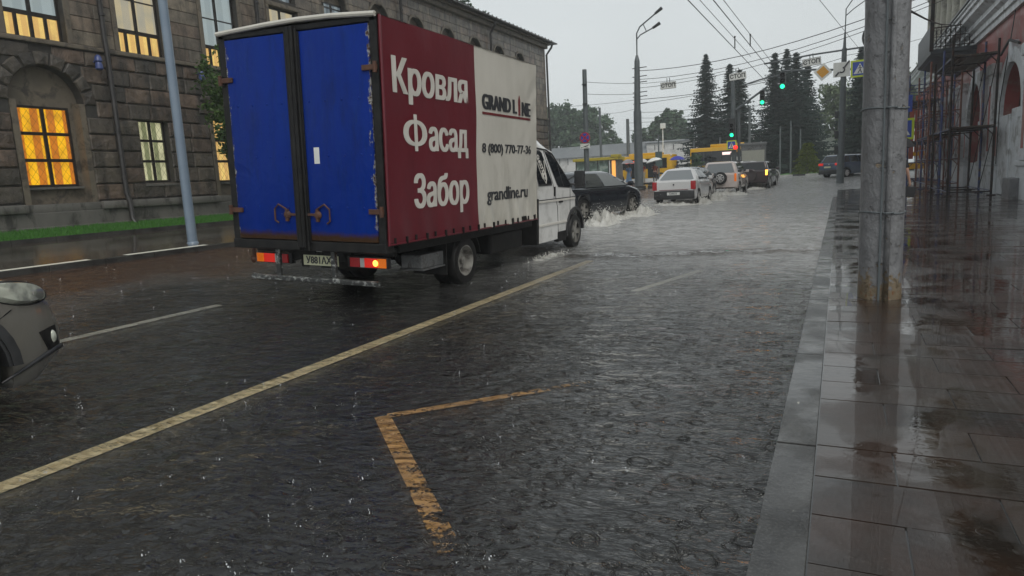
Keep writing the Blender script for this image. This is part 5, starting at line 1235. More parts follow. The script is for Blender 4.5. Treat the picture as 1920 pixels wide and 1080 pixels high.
# ---------------------------------------------------------------- wires
def wire(a, b, r, sag, label, grp='overhead wires'):
    pts = []
    for i in range(13):
        t_ = i / 12; p = Vector(a).lerp(Vector(b), t_); p.z -= sag * 4 * t_ * (1 - t_); pts.append(p)
    m = MB(); m.tube(pts, r, 5); return tag(m.build('overhead_wire', M['wire'], fix=False), label, 'wire', grp)
WL = [((-4.98, 20, 7.5), (-4.72, 56, 7.45), .018, .0, 'leftmost trolley wire running along the road overhead'), ((-4.68, 20, 7.55), (-4.42, 40, 7.45), .012, 0, 'thin carrier wire beside the leftmost trolley wire'),
      ((-4.22, 20, 7.5), (-3.95, 50, 7.45), .018, 0, 'right trolley wire running along the road overhead'), ((-3.97, 20, 7.55), (-3.6, 42, 7.4), .012, 0, 'thin carrier wire right of the trolley wires'),
      ((5.6, 38, 9.6), (-13.3, 50, 8.9), .022, .9, 'upper cross wire from the balcony house to the street lamp'), ((5.6, 38, 9.3), (-13.3, 50, 8.3), .018, .9, 'second cross wire from the balcony house to the street lamp'),
      ((5.6, 38, 9.1), (-13.3, 50, 7.7), .016, .8, 'third cross wire from the balcony house to the street lamp'), ((-15.9, 46, 8.0), (-13.3, 50, 8.05), .015, .05, 'upper short wire between sign pole and street lamp'),
      ((-15.9, 46, 7.2), (-13.3, 50, 7.3), .015, .05, 'lower short wire between sign pole and street lamp'), ((-30, 62, 8.9), (-13.3, 50, 6.9), .014, .3, 'long wire from the stone building corner to the street lamp'),
      ((-13.3, 50, 6.9), (-4.5, 50, 7.2), .02, .15, 'wire from the street lamp to the left signal boom'), ((-13.3, 50, 6.6), (.1, 50, 8.2), .016, .35, 'wire rising from the street lamp to the right mast'),
      ((-13.3, 50, 6.0), (-6.7, 50, 6.0), .013, .15, 'upper level wire from the street lamp to the left signal pole'), ((-13.3, 50, 5.6), (-6.7, 50, 5.5), .013, .15, 'lower level wire from the street lamp to the left signal pole'),
      ((-24.3, 75, 8.6), (-13.3, 50, 6.3), .014, .2, 'wire from the thin grey pole to the street lamp'), ((-21.1, 75, 7.2), (4, 75, 8.2), .018, .5, 'far wire in front of the spruces, upper'),
      ((-21.1, 75, 6.4), (4, 75, 6.6), .018, .5, 'far wire in front of the spruces, middle'), ((-21.1, 75, 5.8), (4, 75, 5.8), .016, .4, 'far wire in front of the spruces, lower'),
      ((-6.7, 50, 5.6), (.1, 50, 6.9), .013, .3, 'wire slung between the two traffic light poles'), ((.1, 50, 8.3), (5.6, 56, 9.8), .014, .1, 'wire from the right mast to the house end'),
      ((-1.2, 26, 7.6), (1.2, 46, 7.6), .010, 0, 'thin diagonal wire high right of the trolley wires'), ((.6, 8.3, 3.0), (5.5, 44, 8.9), .012, .3, 'wire from the concrete post to the balcony house'),
      ((-4.7, 50, 7.45), (-1.7, 50, 8.3), .016, .05, 'short wire from trolley wire to the third stop board'), ((-13.3, 50, 8.0), (-6.3, 50, 8.3), .014, .15, 'wire carrying the first and second stop boards')]
for a in WL: wire(*a)
for x, z in ((-4.85, 7.5), (-4.12, 7.5)):
    m = MB(); m.cyl((0, 0, 0), (0, 0, .55), .03, n=6); m.ball((0, 0, .55), .05, 6); o = m.build('wire_clamp', M['wire']); o.location = (x, 37, z); tag(o, 'small black clamp standing on the %s trolley wire' % ('left' if x < -4.5 else 'right'), 'clamp')
# ---------------------------------------------------------------- far side: wall, bus stop, buses
wl = thing('white_wall', 'long low white monastery wall with grey sheet roof behind the bus stop', 'wall', (-20, 115, .6))
m = MB(); m.box(-62, -9.3, 0, 1.0, 0, 4.55); m.box(-9.3, 22, 0, 1.0, 0, 6.0); m.build('wall', M['wall_white'], wl)
m = MB(); m.add([(-62, -.5, 4.5), (-9.2, -.5, 4.5), (-9.2, 1.6, 6.45), (-62, 1.6, 6.45), (-62, 1.6, 4.5), (-9.2, 1.6, 4.5)], [(0, 1, 2, 3), (1, 5, 2), (0, 3, 4), (0, 4, 5, 1), (3, 2, 5, 4)]); m.prism([(-.25, 5.98), (1.3, 5.98), (1.3, 6.15), (.5, 6.35), (-.25, 6.15)], 'x', -9.5, 22); m.build('roof', M['roof_grey'], wl)
m = MB()
for i in range(40):
    x = -56 + i * 1.55; zt = 4.4 if x < -9 else 5.7
    m.box(x, x + .10, -.06, -.002, zt - R.uniform(.6, 1.3), zt)
m.build('loophole', M['signal_black'], wl)
sh = thing('bus_shelter', 'glazed bus shelter kiosk with a dull yellow flat roof beyond the black hatchback', 'bus shelter', (-20.55, 62, g(-20.5, 62)))
SW = 2.05
m = MB(); m.bbox(-SW - .2, SW + .1, -.35, 2.0, 2.28, 2.55, .04); m.bbox(SW - .55, SW + .2, -.4, .6, 2.5, 2.75, .03); m.build('roof', M['lime_roof'], sh)
m = MB()
for x in (-SW, -.95, .1, 1.15): m.box(x - .035, x + .035, -.03, .04, 0, 2.28)
m.box(-SW, 1.15, -.03, .04, .0, .1); m.build('frame', M['trim'], sh)
t = NT('shelter_poster'); v = t.coord((1, 1, 1)); M['poster'] = t.done(t.pbsdf(t.ramp(t.noise(v, 1.6, 5, .6), [(.3, (.03, .05, .04)), (.5, (.12, .18, .15)), (.6, (.35, .42, .38)), (.75, (.3, .28, .12))]), .1, Emission_Color=(.5, .6, .5, 1), Emission_Strength=.04))
for a, b in ((-2.0, -.99), (-.91, .06), (.14, 1.11)):
    m = MB(); m.box(a, b, .0, .02, .1, 2.26); m.build('pane', M['poster'], sh)
m = MB(); m.box(-1.9, 1.0, .3, .6, .35, .42); m.build('bench', M['rust'], sh)
m = MB(); m.bbox(1.3, 1.95, -.1, 1.9, 0, 2.27, .02); m.build('kiosk_wall', M['concrete'], sh)
m = MB(); m.box(1.5, 1.85, -.13, -.105, .5, 2.2); m.build('lit_strip', emat('lit_kiosk_strip', (1, .45, .1), .8), sh)
def bus(label, x, y, L, H, rz, lit):
    b = thing('city_bus', label, 'bus', (x, y, g(x, y)), rz); W = 2.4
    m = MB(); m.bbox(0, L, 0, W, .35, H, .12); m.bbox(L * .3, L * .8, .3, W - .3, H - .02, H + .28, .08); m.build('body', M['bus_yellow'], b, smooth=40)
    m = MB(); m.bbox(.15, L - .5, -.02, .03, 1.35, H - .35, .02); wn = m.build('window_band', M['glass'], b)
    m = MB()
    for i in range(6): m.box(.15 + i * (L - .65) / 6 - .03, .15 + i * (L - .65) / 6 + .03, -.03, -.015, 1.35, H - .35)
    m.build('pillar', M['trim'], wn)
    for dx in (L * .3, L * .62):
        m = MB(); m.bbox(dx, dx + 1.1, -.03, .03, .42, H - .4, .02); m.build('door', M['glass'], b)
    for dx in (L * .16, L * .83):
        w_ = wheel(b, 0, 0, 0, .46, .28, -1, 'rim_dirty', 0, True); w_.location = (dx, .1, .46); w_.rotation_euler.z = PI / 2
    if lit:
        m = MB(); m.bbox(lit[0], lit[1], -.05, -.02, H - .75, H - .5, .01); m.build('route_display', emat('route_display_' + str(int(x * -10)), lit[2], 1.0), b)
    m = MB(); m.lathe([(.09, 0), (.05, -.06), (.005, -.07)], 10, (L - .05, -.02, H - .12), 'y'); m.build('marker_lamp', M['lens_white'], b)
    return b
bus('yellow city bus standing right of the glazed shelter behind people with umbrellas', -22.5, 72.5, 6.7, 2.75, rad(-2), (1.7, 2.7, (1, .12, .05)))
bus('yellow city bus with a raised roof pod partly behind the left traffic light', -12.7, 66, 6.0, 2.95, rad(4), (2.9, 3.9, (1, .75, .7)))
bl = thing('billboard', 'grey framed billboard with a blank pale panel behind the dark off-roader', 'billboard', (-6.65, 62, g(-6.65, 62)))
m = MB(); m.bbox(-1.0, 1.0, -.1, .25, .9, 2.9, .04); m.bbox(-1.08, 1.08, -.18, .3, 2.75, 2.98, .05); m.build('frame', M['galv'], bl)
m = MB(); m.box(-.9, .9, -.12, -.105, .95, 2.35); pnl = m.build('panel', mat('faded_beige_panel', (.36, .36, .30), (.32, .32, .27), 2, .5), bl)
m = MB(); m.tube([(.68 + .14 * math.cos(a), -.13, 1.22 + .14 * math.sin(a)) for a in [2 * PI * i / 18 for i in range(19)]], .03, 5); m.build('logo_ring', mat('green_print', (.2, .42, .08)), pnl)
m = MB(); m.bbox(-.9, -.75, 0, .15, 0, .9); m.bbox(.75, .9, 0, .15, 0, .9); m.build('leg', M['galv'], bl)
sg2 = thing('shop_stand', 'small stall with white and pink sign boards beside the billboard', 'stall', (-8.1, 62.5, g(-8, 62)))
m = MB(); m.bbox(-.5, .42, 0, .6, 0, 2.3, .03); m.build('body', M['signal_black'], sg2); m = MB(); m.bbox(-.42, .4, -.04, -.005, 1.6, 1.9, .01); m.build('sign_panel', M['sign_white'], sg2); m = MB(); m.bbox(-.45, .3, -.04, -.005, 1.25, 1.5, .01); m.build('sign_panel', mat('pale_pink_sign', (.55, .4, .5)), sg2); m = MB(); m.bbox(-.3, .3, -.1, .5, 2.3, 2.65, .03); m.build('top_box', M['sign_yellow'], sg2)
bd = thing('notice_board', 'dark green notice board on a post above the umbrellas', 'sign', (-16.6, 70, g(-16.6, 70)))
m = MB(); m.cyl((0, 0, 0), (0, 0, 4.6), .07); m.build('post', M['pole_grey'], bd); m = MB(); m.bbox(-.35, .35, -.06, .04, 1.5, 3.0, .03); m.build('board', mat('dull_green_board', (.05, .09, .085), (.08, .12, .11)), bd)

# island kerb with black and white stripes, lawn and clipped bush
m = MB(); M['kerb_white'] = mat('white_kerb_paint', (.55, .54, .5), (.4, .4, .37), 4, .4, coord='World')
kp = [(-12.8, 47.2), (-12.1, 48.4), (-9.5, 53.5), (-8.5, 60)]
isl = sheet('far_island', M['plaza'], rng(-60, -6.4, 2), rng(61.5, 112, 3), lambda x, y: (x, y, g(x, y) + .06))
isl2 = sheet('far_lawn', M['grass'], rng(-5.2, 18, 2), rng(64.5, 112, 4), lambda x, y: (x, y, g(x, y) + .14))
m = MB(); mw = MB()
for i in range(14):
    x = -5.6 + i * 1.0; (mw if i % 2 else m).bbox(x, x + .98, 63.0, 63.3, .6, .86, .03)
tag(mw.build('island_kerb', M['kerb_white']), kind='structure'); tag(m.build('island_kerb', M['signal_black']), kind='structure')
m = MB()
for i in range(10): m.bbox(-13.4 + i * .7, -12.72 + i * .7, 49.2 + i * .75, 49.5 + i * .75, .4, g(-13.4 + i * .7, 50) + .16, .02)
tag(m.build('plaza_kerb', M['kerb']), kind='structure')

# ---------------------------------------------------------------- vegetation
def leafmat(name, a, b):
    t = NT(name); ri = t.n('NewGeometry').outputs['Random Per Island']
    d = t.n('BsdfTranslucent'); c = t.mix(ri, a, b); t.l(c, d.inputs[0])
    p = t.pbsdf(c, .5, spec=.3); mx_ = t.n('MixShader'); mx_.inputs[0].default_value = .25; t.l(p, mx_.inputs[1]); t.l(d.outputs[0], mx_.inputs[2])
    return t.done(mx_.outputs[0])
M['spruce'] = leafmat('spruce_needles', (.018, .034, .030), (.042, .068, .055))
M['leaf_dark'] = leafmat('dark_leaves', (.05, .09, .055), (.10, .16, .085))
M['leaf_pale'] = leafmat('pale_leaves', (.07, .10, .045), (.13, .17, .08))
M['leaf_side'] = leafmat('street_tree_leaves', (.035, .075, .02), (.09, .15, .04))
M['leaf_lime'] = leafmat('bush_leaves', (.04, .07, .012), (.20, .24, .03))
M['bark'] = mat('bark', (.05, .04, .032), (.09, .075, .06), 8, .8, bump=.6, bscale=20)
def leaf(m, p, s, rr, flat=0.0):
    u = Vector((rr.gauss(0, 1), rr.gauss(0, 1), rr.gauss(0, 1) * (1 - flat))).normalized(); v_ = u.orthogonal().normalized(); v_.rotate(Matrix.Rotation(rr.uniform(0, 2 * PI), 3, u))
    p = Vector(p); m.add([p - u * s, p + v_ * s * .5, p + u * s, p - v_ * s * .5], [(0, 1, 2, 3)])
def spruce(x, y, h, w, seed, label):
    rr = random.Random(seed); z0 = g(x, y); r = thing('spruce_tree', label, 'tree', (x, y, z0), 0, 'spruces at the far end')
    m = MB(); m.cyl((0, 0, -.2), (0, 0, h * .97), h * .017, .02, 8); m.build('trunk', M['bark'], r)
    m = MB(); z = h * .06
    while z < h * .985:
        f = 1 - z / h; L = 1.42 * w * (f ** .95) * (.9 + .2 * rr.random()) + .12; nb = max(5, int(7 + 12 * f)); ph = rr.uniform(0, 6.3)
        for k in range(nb):
            a = ph + 2 * PI * k / nb + rr.uniform(-.2, .2); l = L * rr.uniform(.62, 1.13); ca, sa = math.cos(a), math.sin(a)
            zz = z + rr.uniform(-.12, .12); st = max(3, int(l / .3))
            for i in range(st + 1):
                q = (i + .5) / (st + .5); px = l * q; dz = -.28 * px * (1 - .25 * q) + .22 * max(0, q - .75) * l
                s = (.42 * (1 - .5 * q)) * (.55 + .45 * f) * rr.uniform(.8, 1.25) + .06
                c = Vector((px * ca, px * sa, zz + dz)); o = Vector((ca, sa, -.22)); sd = Vector((-sa, ca, 0))
                m.add([c - o * s * .6, c + sd * s * .75 - Vector((0, 0, s * rr.uniform(.2, .6))), c + o * s * 1.1 - Vector((0, 0, s * .15)), c - sd * s * .75 - Vector((0, 0, s * rr.uniform(.2, .6)))], [(0, 1, 2, 3)])
                if rr.random() < .6: m.add([c - o * s * .5, c + o * s * .7, c + o * s * .1 - Vector((0, 0, s * rr.uniform(.7, 1.3)))], [(0, 1, 2)])
        z += h * (.014 + .015 * f) * rr.uniform(.85, 1.15)
    m.build('crown', M['spruce'], r, fix=False)
for i, a in enumerate([(-14.4, 85, 15.2, 3.0, 'tall leftmost spruce rising over the yellow bus'), (-12.0, 87, 14.1, 2.6, 'second spruce from the left, narrow, beside the tallest left one'), (-10.5, 84, 13.0, 2.6, 'shorter spruce behind the left traffic light pole'),
                       (-6.9, 86, 14.6, 2.9, 'left spruce of the group behind the hanging green signal'), (-5.9, 90, 15.4, 2.7, 'twin topped looking spruce in the middle of the signal group'), (-4.6, 85, 14.3, 3.0, 'tallest spruce of the signal group, behind the third stop board'), (-3.7, 89, 13.8, 2.6, 'right spruce of the group below the amber diamond sign'),
                       (1.75, 80, 13.2, 2.3, 'spruce showing beside the right traffic mast next to the concrete post')]):
    spruce(a[0], a[1], a[2] - g(a[0], a[1]), a[3], 20 + i, a[4])
def tree(name, label, x, y, h, blobs, n, s, mt, seed, trunk=.2, group=None, cat='tree', z0=None, flat=.2):
    rr = random.Random(seed); z0 = g(x, y) if z0 is None else z0; r = thing(name, label, cat, (x, y, z0), 0, group)
    m = MB(); b0 = blobs[0]
    m.tube([(0, 0, -.1), (b0[0] * .2, b0[1] * .2, h * .3), (b0[0] * .7, b0[1] * .7, max(h * .45, b0[2] * .8))], [trunk, trunk * .8, trunk * .5], 8)
    for bx, by, bz, br, *_ in blobs: m.tube([(0, 0, h * .22), (bx * .5, by * .5, lerp(h * .25, bz, .6)), (bx, by, bz)], [trunk * .6, trunk * .35, trunk * .1], 6)
    m.build('trunk', M['bark'], r, smooth=True)
    m = MB(); tot = sum(b[3] ** 2 for b in blobs)
    for bx, by, bz, br, *sq in blobs:
        sq = sq[0] if sq else 1.0; k = int(n * br * br / tot); nc = max(8, k // 26)
        for c in range(nc):
            d = Vector((rr.gauss(0, 1), rr.gauss(0, 1), rr.gauss(0, 1))).normalized() * br * rr.uniform(.45, 1.05); d.z *= sq; cr = br * rr.uniform(.16, .34)
            for q in range(k // nc): leaf(m, (bx + d.x + rr.gauss(0, cr * .5), by + d.y + rr.gauss(0, cr * .5), bz + d.z + rr.gauss(0, cr * .42)), s * rr.uniform(.6, 1.3), rr, flat)
    m.build('crown', M[mt], r, fix=False); return r
G = 'broad trees behind the white wall'
tree('broad_tree', 'leftmost dense green tree behind the white wall beside the stone building', -52, 130, 15.3, [(-2, 0, 9, 4.2, 1.2), (2, 0, 12, 3.2), (-1, 0, 13, 2.6), (5, 1, 8, 4), (4, 0, 11.5, 2.5)], 9000, .42, 'leaf_dark', 1, .3, G)
tree('broad_tree', 'second dense green tree behind the white wall, left of the dark sign pole', -46.5, 128, 14.5, [(0, 0, 8, 3.8, 1.3), (-1.5, 0, 12, 2.4), (2.2, 0, 11, 2.6)], 6500, .42, 'leaf_dark', 2, .3, G)
tree('broad_tree', 'tall twin crowned tree right of the dark sign pole', -42.8, 128, 15, [(-1.2, 0, 11, 2.2, 1.7), (1.6, 0, 9.5, 2.2, 1.6), (0, 0, 6, 3.4)], 6500, .4, 'leaf_dark', 3, .3, G)
tree('broad_tree', 'low bushy tree at the right end of the left tree group', -38.8, 126, 8.8, [(0, 0, 6, 2.2), (1.8, 0, 5.5, 1.6)], 2200, .36, 'leaf_dark', 4, .2, G)
tree('broad_tree', 'pointed tree behind the white wall right of the street lamp', -30.4, 128, 11.2, [(0, 0, 7.5, 1.9, 1.6), (0, 0, 10, 1.0, 1.5)], 2800, .36, 'leaf_dark', 5, .2, G)
tree('broad_tree', 'tall two topped tree behind the stepped white wall', -27.7, 128, 12.2, [(0, 0, 8.5, 2.5, 1.3), (-.8, 0, 11, 1.1, 1.4), (1.0, 0, 10.6, 1.0, 1.4), (2.6, 0, 7.5, 1.4)], 4200, .36, 'leaf_dark', 6, .2, G)
tree('broad_tree', 'small tree behind the white wall half hidden by the street lamp', -33.2, 127, 9.5, [(0, 0, 7, 2, 1.2)], 1800, .36, 'leaf_dark', 7, .2, G)
tree('broad_tree', 'pale green tree behind the right spruces above the white wall', .0, 112, 13.6, [(-.8, 0, 10.5, 2.6), (1.2, 0, 8.5, 2.8), (-1.8, 0, 7.5, 2.4), (2, 0, 5.5, 2.6)], 5200, .34, 'leaf_pale', 8, .25)
tree('broad_tree', 'pale misty tree right of the concrete post above the red scaffold', 9.6, 108, 14, [(-.6, 0, 11, 2.4), (1.0, 0, 8, 3.4), (-2.5, 0, 7, 2.6), (2.5, 0, 10, 2.4)], 5600, .34, 'leaf_pale', 9, .25)
tree('street_tree', 'leafy street tree showing between the stone building and the truck', -17.65, 17.4, 6.2, [(-.2, -.9, 4.6, .85, 1.1), (.1, -.2, 5.2, .8), (0, -.9, 3.3, .9, 1.1), (.1, .4, 4.2, 1.1), (-.1, -.6, 2.6, .55)], 5200, .085, 'leaf_side', 12, .09)
tree('sapling', 'larger sapling growing on the stone building roof edge', -20.2, 36.9, 1.0, [(0, 0, .7, .5), (.1, .5, .5, .38)], 420, .09, 'leaf_dark', 13, .03, None, 'plant', 11.55)
tree('sapling', 'smaller sapling growing on the stone building roof edge farther along', -20.2, 39.6, .6, [(0, 0, .4, .3), (0, .4, .3, .25)], 260, .08, 'leaf_dark', 14, .02, None, 'plant', 11.55)
# clipped thuja
rr = random.Random(5); r = thing('conical_bush', 'tiered yellow green conical bush on the kerbed island', 'bush', (-2.55, 65.0, g(-2.5, 65)))
m = MB(); m.cyl((0, 0, 0), (0, 0, 2.4), .06); m.build('stem', M['bark'], r)
m = MB()
for i in range(5200):
    z = rr.uniform(.05, 2.75); tier = (z / .62) % 1; ra_ = (1.36 - .38 * z) * (1.14 - .40 * tier) * rr.uniform(.72, 1.06); a = rr.uniform(0, 2 * PI); ra_ *= 1 + .12 * math.sin(a * 3 + int(z / .62) * 2)
    leaf(m, (ra_ * math.cos(a), ra_ * math.sin(a), z), .065 * rr.uniform(.7, 1.4), rr)
m.build('foliage', M['leaf_lime'], r, fix=False)
tree('round_bush', 'round topped dark green bush in front of the yellow bus with the roof pod', -11.0, 60, 2.2, [(0, 0, 1.75, .62), (.1, 0, 1.3, .6)], 1500, .07, 'leaf_dark', 15, .05, None, 'bush')

# ---------------------------------------------------------------- people
M['skin'] = mat('skin', (.42, .25, .18), (.36, .2, .14), 5, .5)
M['hair'] = mat('dark_hair', (.02, .014, .01), (.04, .028, .02), 12, .6)
def skinned(name, mt, pts, edges, parent, sub=2):
    me = bpy.data.meshes.new(name); me.from_pydata([p[:3] for p in pts], edges, []); o = bpy.data.objects.new(name, me); col.objects.link(o)
    md = o.modifiers.new('skin', 'SKIN'); md.use_smooth_shade = True; me.update()
    for i, p in enumerate(pts): me.skin_vertices[0].data[i].radius = (p[3], p[4] if len(p) > 4 else p[3]); me.skin_vertices[0].data[i].use_root = (i == 0)
    s = o.modifiers.new('sub', 'SUBSURF'); s.levels = sub; s.render_levels = sub
    dg = bpy.context.evaluated_depsgraph_get(); nm_ = bpy.data.meshes.new_from_object(o.evaluated_get(dg)); bpy.data.objects.remove(o); bpy.data.meshes.remove(me)
    nm_.materials.clear(); nm_.materials.append(mt); nm_.polygons.foreach_set('use_smooth', [True] * len(nm_.polygons))
    o = bpy.data.objects.new(name, nm_); col.objects.link(o); o.parent = parent; return o
def person(label, x, y, rz, top, bottom, arm_r, arm_l, z=None, dress=False, longhair=False, stride=.1, group=None):
    r = thing('person', label, 'person', (x, y, g(x, y) if z is None else z), rz, group)
    # +y is the way the person faces
    P = [(0, 0, .98, .13, .10), (0, 0, 1.15, .125, .095), (0, .01, 1.32, .15, .10), (0, 0, 1.45, .11, .08), (0, .0, 1.53, .052), (0, .01, 1.585, .062), (0, .015, 1.66, .082, .092), (0, .01, 1.735, .06, .07)]
    E_ = [(i, i + 1) for i in range(7)]
    for s in (-1, 1):
        b = len(P); st = stride * s
        P += [(s * .10, 0, .92, .088), (s * .105, st * .5, .50, .056), (s * .105, st - .03, .10, .036), (s * .115, st + .13, .035, .032)]; E_ += [(0, b), (b, b + 1), (b + 1, b + 2), (b + 2, b + 3)]
        el, wr = (arm_r if s > 0 else arm_l); b = len(P)
        P += [(s * .19, 0, 1.435, .052), (s * .19 + el[0], el[1], el[2], .038), (s * .19 + wr[0], wr[1], wr[2], .026)]; E_ += [(3, b), (b, b + 1), (b + 1, b + 2)]
        d = (Vector(wr) - Vector(el)).normalized(); c = Vector((s * .19 + wr[0], wr[1], wr[2])); pa = c + d * .07; P.append((*pa, .026, .034)); E_.append((b + 2, b + 3)); sd = d.orthogonal().normalized()
        for k, (ln, of) in enumerate(((.055, -.03), (.07, -.01), (.068, .01), (.05, .03))):
            q = len(P); f1 = pa + sd * of + d * ln * .6; f2 = f1 + d * ln * .35 + d.cross(sd) * .03; P += [(*f1, .009), (*f2, .008)]; E_ += [(b + 3, q), (q, q + 1)]
        q = len(P); th = c + d * .03 + sd * -.05; P.append((*th, .01)); E_.append((b + 2, q))
    body = skinned('body', M['skin'], P, E_, r, 1)
    m = MB(); m.ball((0, .105, 1.655), .016, 6, (.8, 1.2, 1.2)); m.build('nose', M['skin'], body, smooth=True)
    m = MB()
    for s in (-1, 1): m.ball((s * .03, .098, 1.675), .011, 6)
    m.box(-.025, .025, .085, .096, 1.612, 1.62); m.build('face_marks', M['hair'], body)
    m = MB(); m.ball((0, -.02, 1.69), .105, 12, (.92, 1, .98))
    if longhair: m.ball((0, -.06, 1.56), .10, 10, (.95, .6, 1.5))
    m.build('hair', M['hair'], body, smooth=True)
    T = [(0, 0, 1.0, .145, .115), (0, 0, 1.16, .14, .11), (0, .01, 1.32, .166, .118), (0, 0, 1.455, .115, .085)]; E2 = [(0, 1), (1, 2), (2, 3)]
    for s in (-1, 1):
        el = arm_r[0] if s > 0 else arm_l[0]; b = len(T); T += [(s * .19, 0, 1.437, .066), (s * .19 + el[0] * .8, el[1] * .8, lerp(1.437, el[2], .8), .055)]; E2 += [(3, b), (b, b + 1)]
    skinned('top', top, T, E2, r, 1)
    if dress:
        m = MB(); m.lathe([(.15, 1.08), (.19, .9), (.24, .6), (.27, .42), (.25, .43)], 18); m.v = [(a, b * .8, c) for a, b, c in m.v]; m.build('skirt', bottom, r, smooth=40)
    else:
        T = [(0, 0, 1.0, .142, .112)]; E2 = []
        for s in (-1, 1): b = len(T); st = stride * s; T += [(s * .10, 0, .9, .103), (s * .105, st * .5, .5, .075), (s * .105, st - .03, .13, .058)]; E2 += [(0, b), (b, b + 1), (b + 1, b + 2)]
        skinned('trousers', bottom, T, E2, r, 1)
    m = MB()
    for s in (-1, 1): m.ball((s * .112, stride * s + .05, .04), .06, 8, (.8, 2.1, .75))
    m.build('shoes', M['hair'], r, smooth=True); return r
def umbrella(label, x, y, z, rad_, mt, tilt=(0, 0), handle=.85):
    u = thing('umbrella', label, 'umbrella', (x, y, z)); u.rotation_euler = (tilt[0], tilt[1], 0); m = MB(); n = 8; v = [(0, 0, .30)]; f = []
    lev = [(.35, .27), (.7, .16), (1.0, 0.0)]; K = 24
    for rr_, zz in lev:
        for i in range(K): a = 2 * PI * i / K; sc_ = 1 - .06 * (1 - abs(math.cos(a * n / 2))); v.append((rad_ * rr_ * sc_ * math.cos(a), rad_ * rr_ * sc_ * math.sin(a), zz - (.03 * abs(math.cos(a * n / 2)) if rr_ == 1 else 0)))
    f = [(0, 1 + i, 1 + (i + 1) % K) for i in range(K)] + [(1 + j * K + i, 1 + (j + 1) * K + i, 1 + (j + 1) * K + (i + 1) % K, 1 + j * K + (i + 1) % K) for j in range(2) for i in range(K)]
    m.add(v, f); m.build('canopy', mt, u, smooth=True)
    m = MB(); m.cyl((0, 0, .36), (0, 0, .3 - handle), .008, n=6); m.tube([(0, 0, .3 - handle), (0, .0, .25 - handle), (.03, 0, .22 - handle), (.06, 0, .25 - handle)], .012, 6); m.build('shaft', M['trim'], u)
    m = MB()
    for i in range(n): a = 2 * PI * i / n; m.cyl((0, 0, .27), (rad_ * .98 * math.cos(a), rad_ * .98 * math.sin(a), -.02), .005, n=4)
    m.build('ribs', M['trim'], u); return u
cl = lambda nm_, c, c2=None: mat(nm_, c, c2 or tuple(x * .8 for x in c), 6, .7)
up_arm = ((.03, .05, 1.2), (-.05, .22, 1.36)); dn_arm = ((.05, -.02, 1.16), (.06, .04, .92)); dn_l = ((-.05, -.02, 1.16), (-.06, .04, .92)); up_l = ((-.03, .05, 1.2), (.05, .22, 1.36))
person('person in a light blue dress walking with an umbrella past the street lamp', -14.45, 51.2, rad(150), cl('blue_top', (.18, .30, .50)), cl('blue_skirt', (.2, .32, .5)), up_arm, dn_l, dress=True, longhair=True)
umbrella('pale grey and pink umbrella over the person in the blue dress', -14.45, 51.05, 2.42, .52, cl('grey_pink_cloth', (.42, .40, .42)))
person('person in a dark red top and pale trousers waiting by the yellow bus', -15.9, 61, rad(180), cl('dark_red_top', (.30, .06, .05)), cl('pale_trousers', (.5, .46, .36)), up_arm, dn_l, stride=.02)
umbrella('white umbrella right beside the street lamp over the waiting person', -15.9, 60.8, 2.62, .55, cl('white_cloth', (.55, .55, .54)))
person('person in a rust coloured top standing below a tilted white umbrella', -14.6, 60, rad(170), cl('rust_top', (.28, .07, .04)), cl('brown_trousers', (.05, .045, .05)), up_arm, dn_l, stride=.02)
umbrella('tilted pale umbrella nearest the sedan roof', -14.6, 59.8, 2.62, .72, M['sign_white'], (0, rad(-12)))
person('person walking behind the parked queue below a blue umbrella', -12.2, 58, rad(90), cl('navy_top', (.03, .04, .12)), cl('dark_trousers', (.03, .03, .04)), up_arm, dn_l)
umbrella('blue purple umbrella above the sedan roof', -12.2, 57.9, 2.60, .66, cl('blue_cloth', (.04, .05, .38)))
blk = cl('black_cloth', (.012, .012, .014))
person('person in black holding a small bag, mostly hidden behind the concrete post', 1.18, 18.5, 0, blk, blk, ((.05, -.02, 1.2), (.10, .05, .96)), up_l, z=.06, stride=.06)
umbrella('black umbrella edge showing behind the concrete post', 1.12, 18.62, 1.83, .48, blk)
b = thing('handbag', 'small black square bag hanging from the hand behind the concrete post', 'bag', (1.47, 18.56, .66))
m = MB(); m.bbox(-.11, .11, -.05, .05, 0, .24, .02); m.build('body', blk, b); m = MB(); m.tube([(-.07, 0, .23), (-.05, 0, .36), (0, 0, .41), (.05, 0, .36), (.07, 0, .23)], .01, 6); m.build('handle', blk, b); b.rotation_euler = (0, rad(8), 0)
# ---------------------------------------------------------------- red and white house on the right
M['red_wall'] = mat('faded_red_plaster', (.34, .075, .065), (.26, .06, .055), 1.2, .55, bump=.3, bscale=20, coord='World', dirt=(.30, .15, .13), dscale=1.2, coat=.2)
M['white_trim'] = mat('dirty_white_plaster', (.62, .64, .66), (.52, .535, .55), 1.5, .5, bump=.25, bscale=25, coord='World', dirt=(.30, .30, .295), dscale=1.6, coat=.2)
M['cream'] = mat('cream_grey_plaster', (.42, .40, .33), (.34, .325, .27), 1.2, .55, bump=.2, bscale=20, coord='World', dirt=(.2, .19, .16), dscale=1.5)
M['door_red'] = mat('dark_red_door', (.040, .006, .007), (.03, .005, .006), 2, .6)
M['blue_steel'] = mat('blue_scaffold_paint', (.02, .04, .16), (.03, .05, .12), 5, .4, dirt=(.06, .03, .02), dscale=5)
M['dark_steel'] = mat('dark_scaffold_steel', (.010, .009, .009), (.025, .018, .016), 5, .55, dirt=(.05, .022, .014), dscale=5, spec=.3)
M['rust_steel'] = mat('rusty_red_scaffold', (.12, .045, .03), (.18, .06, .035), 5, .5)
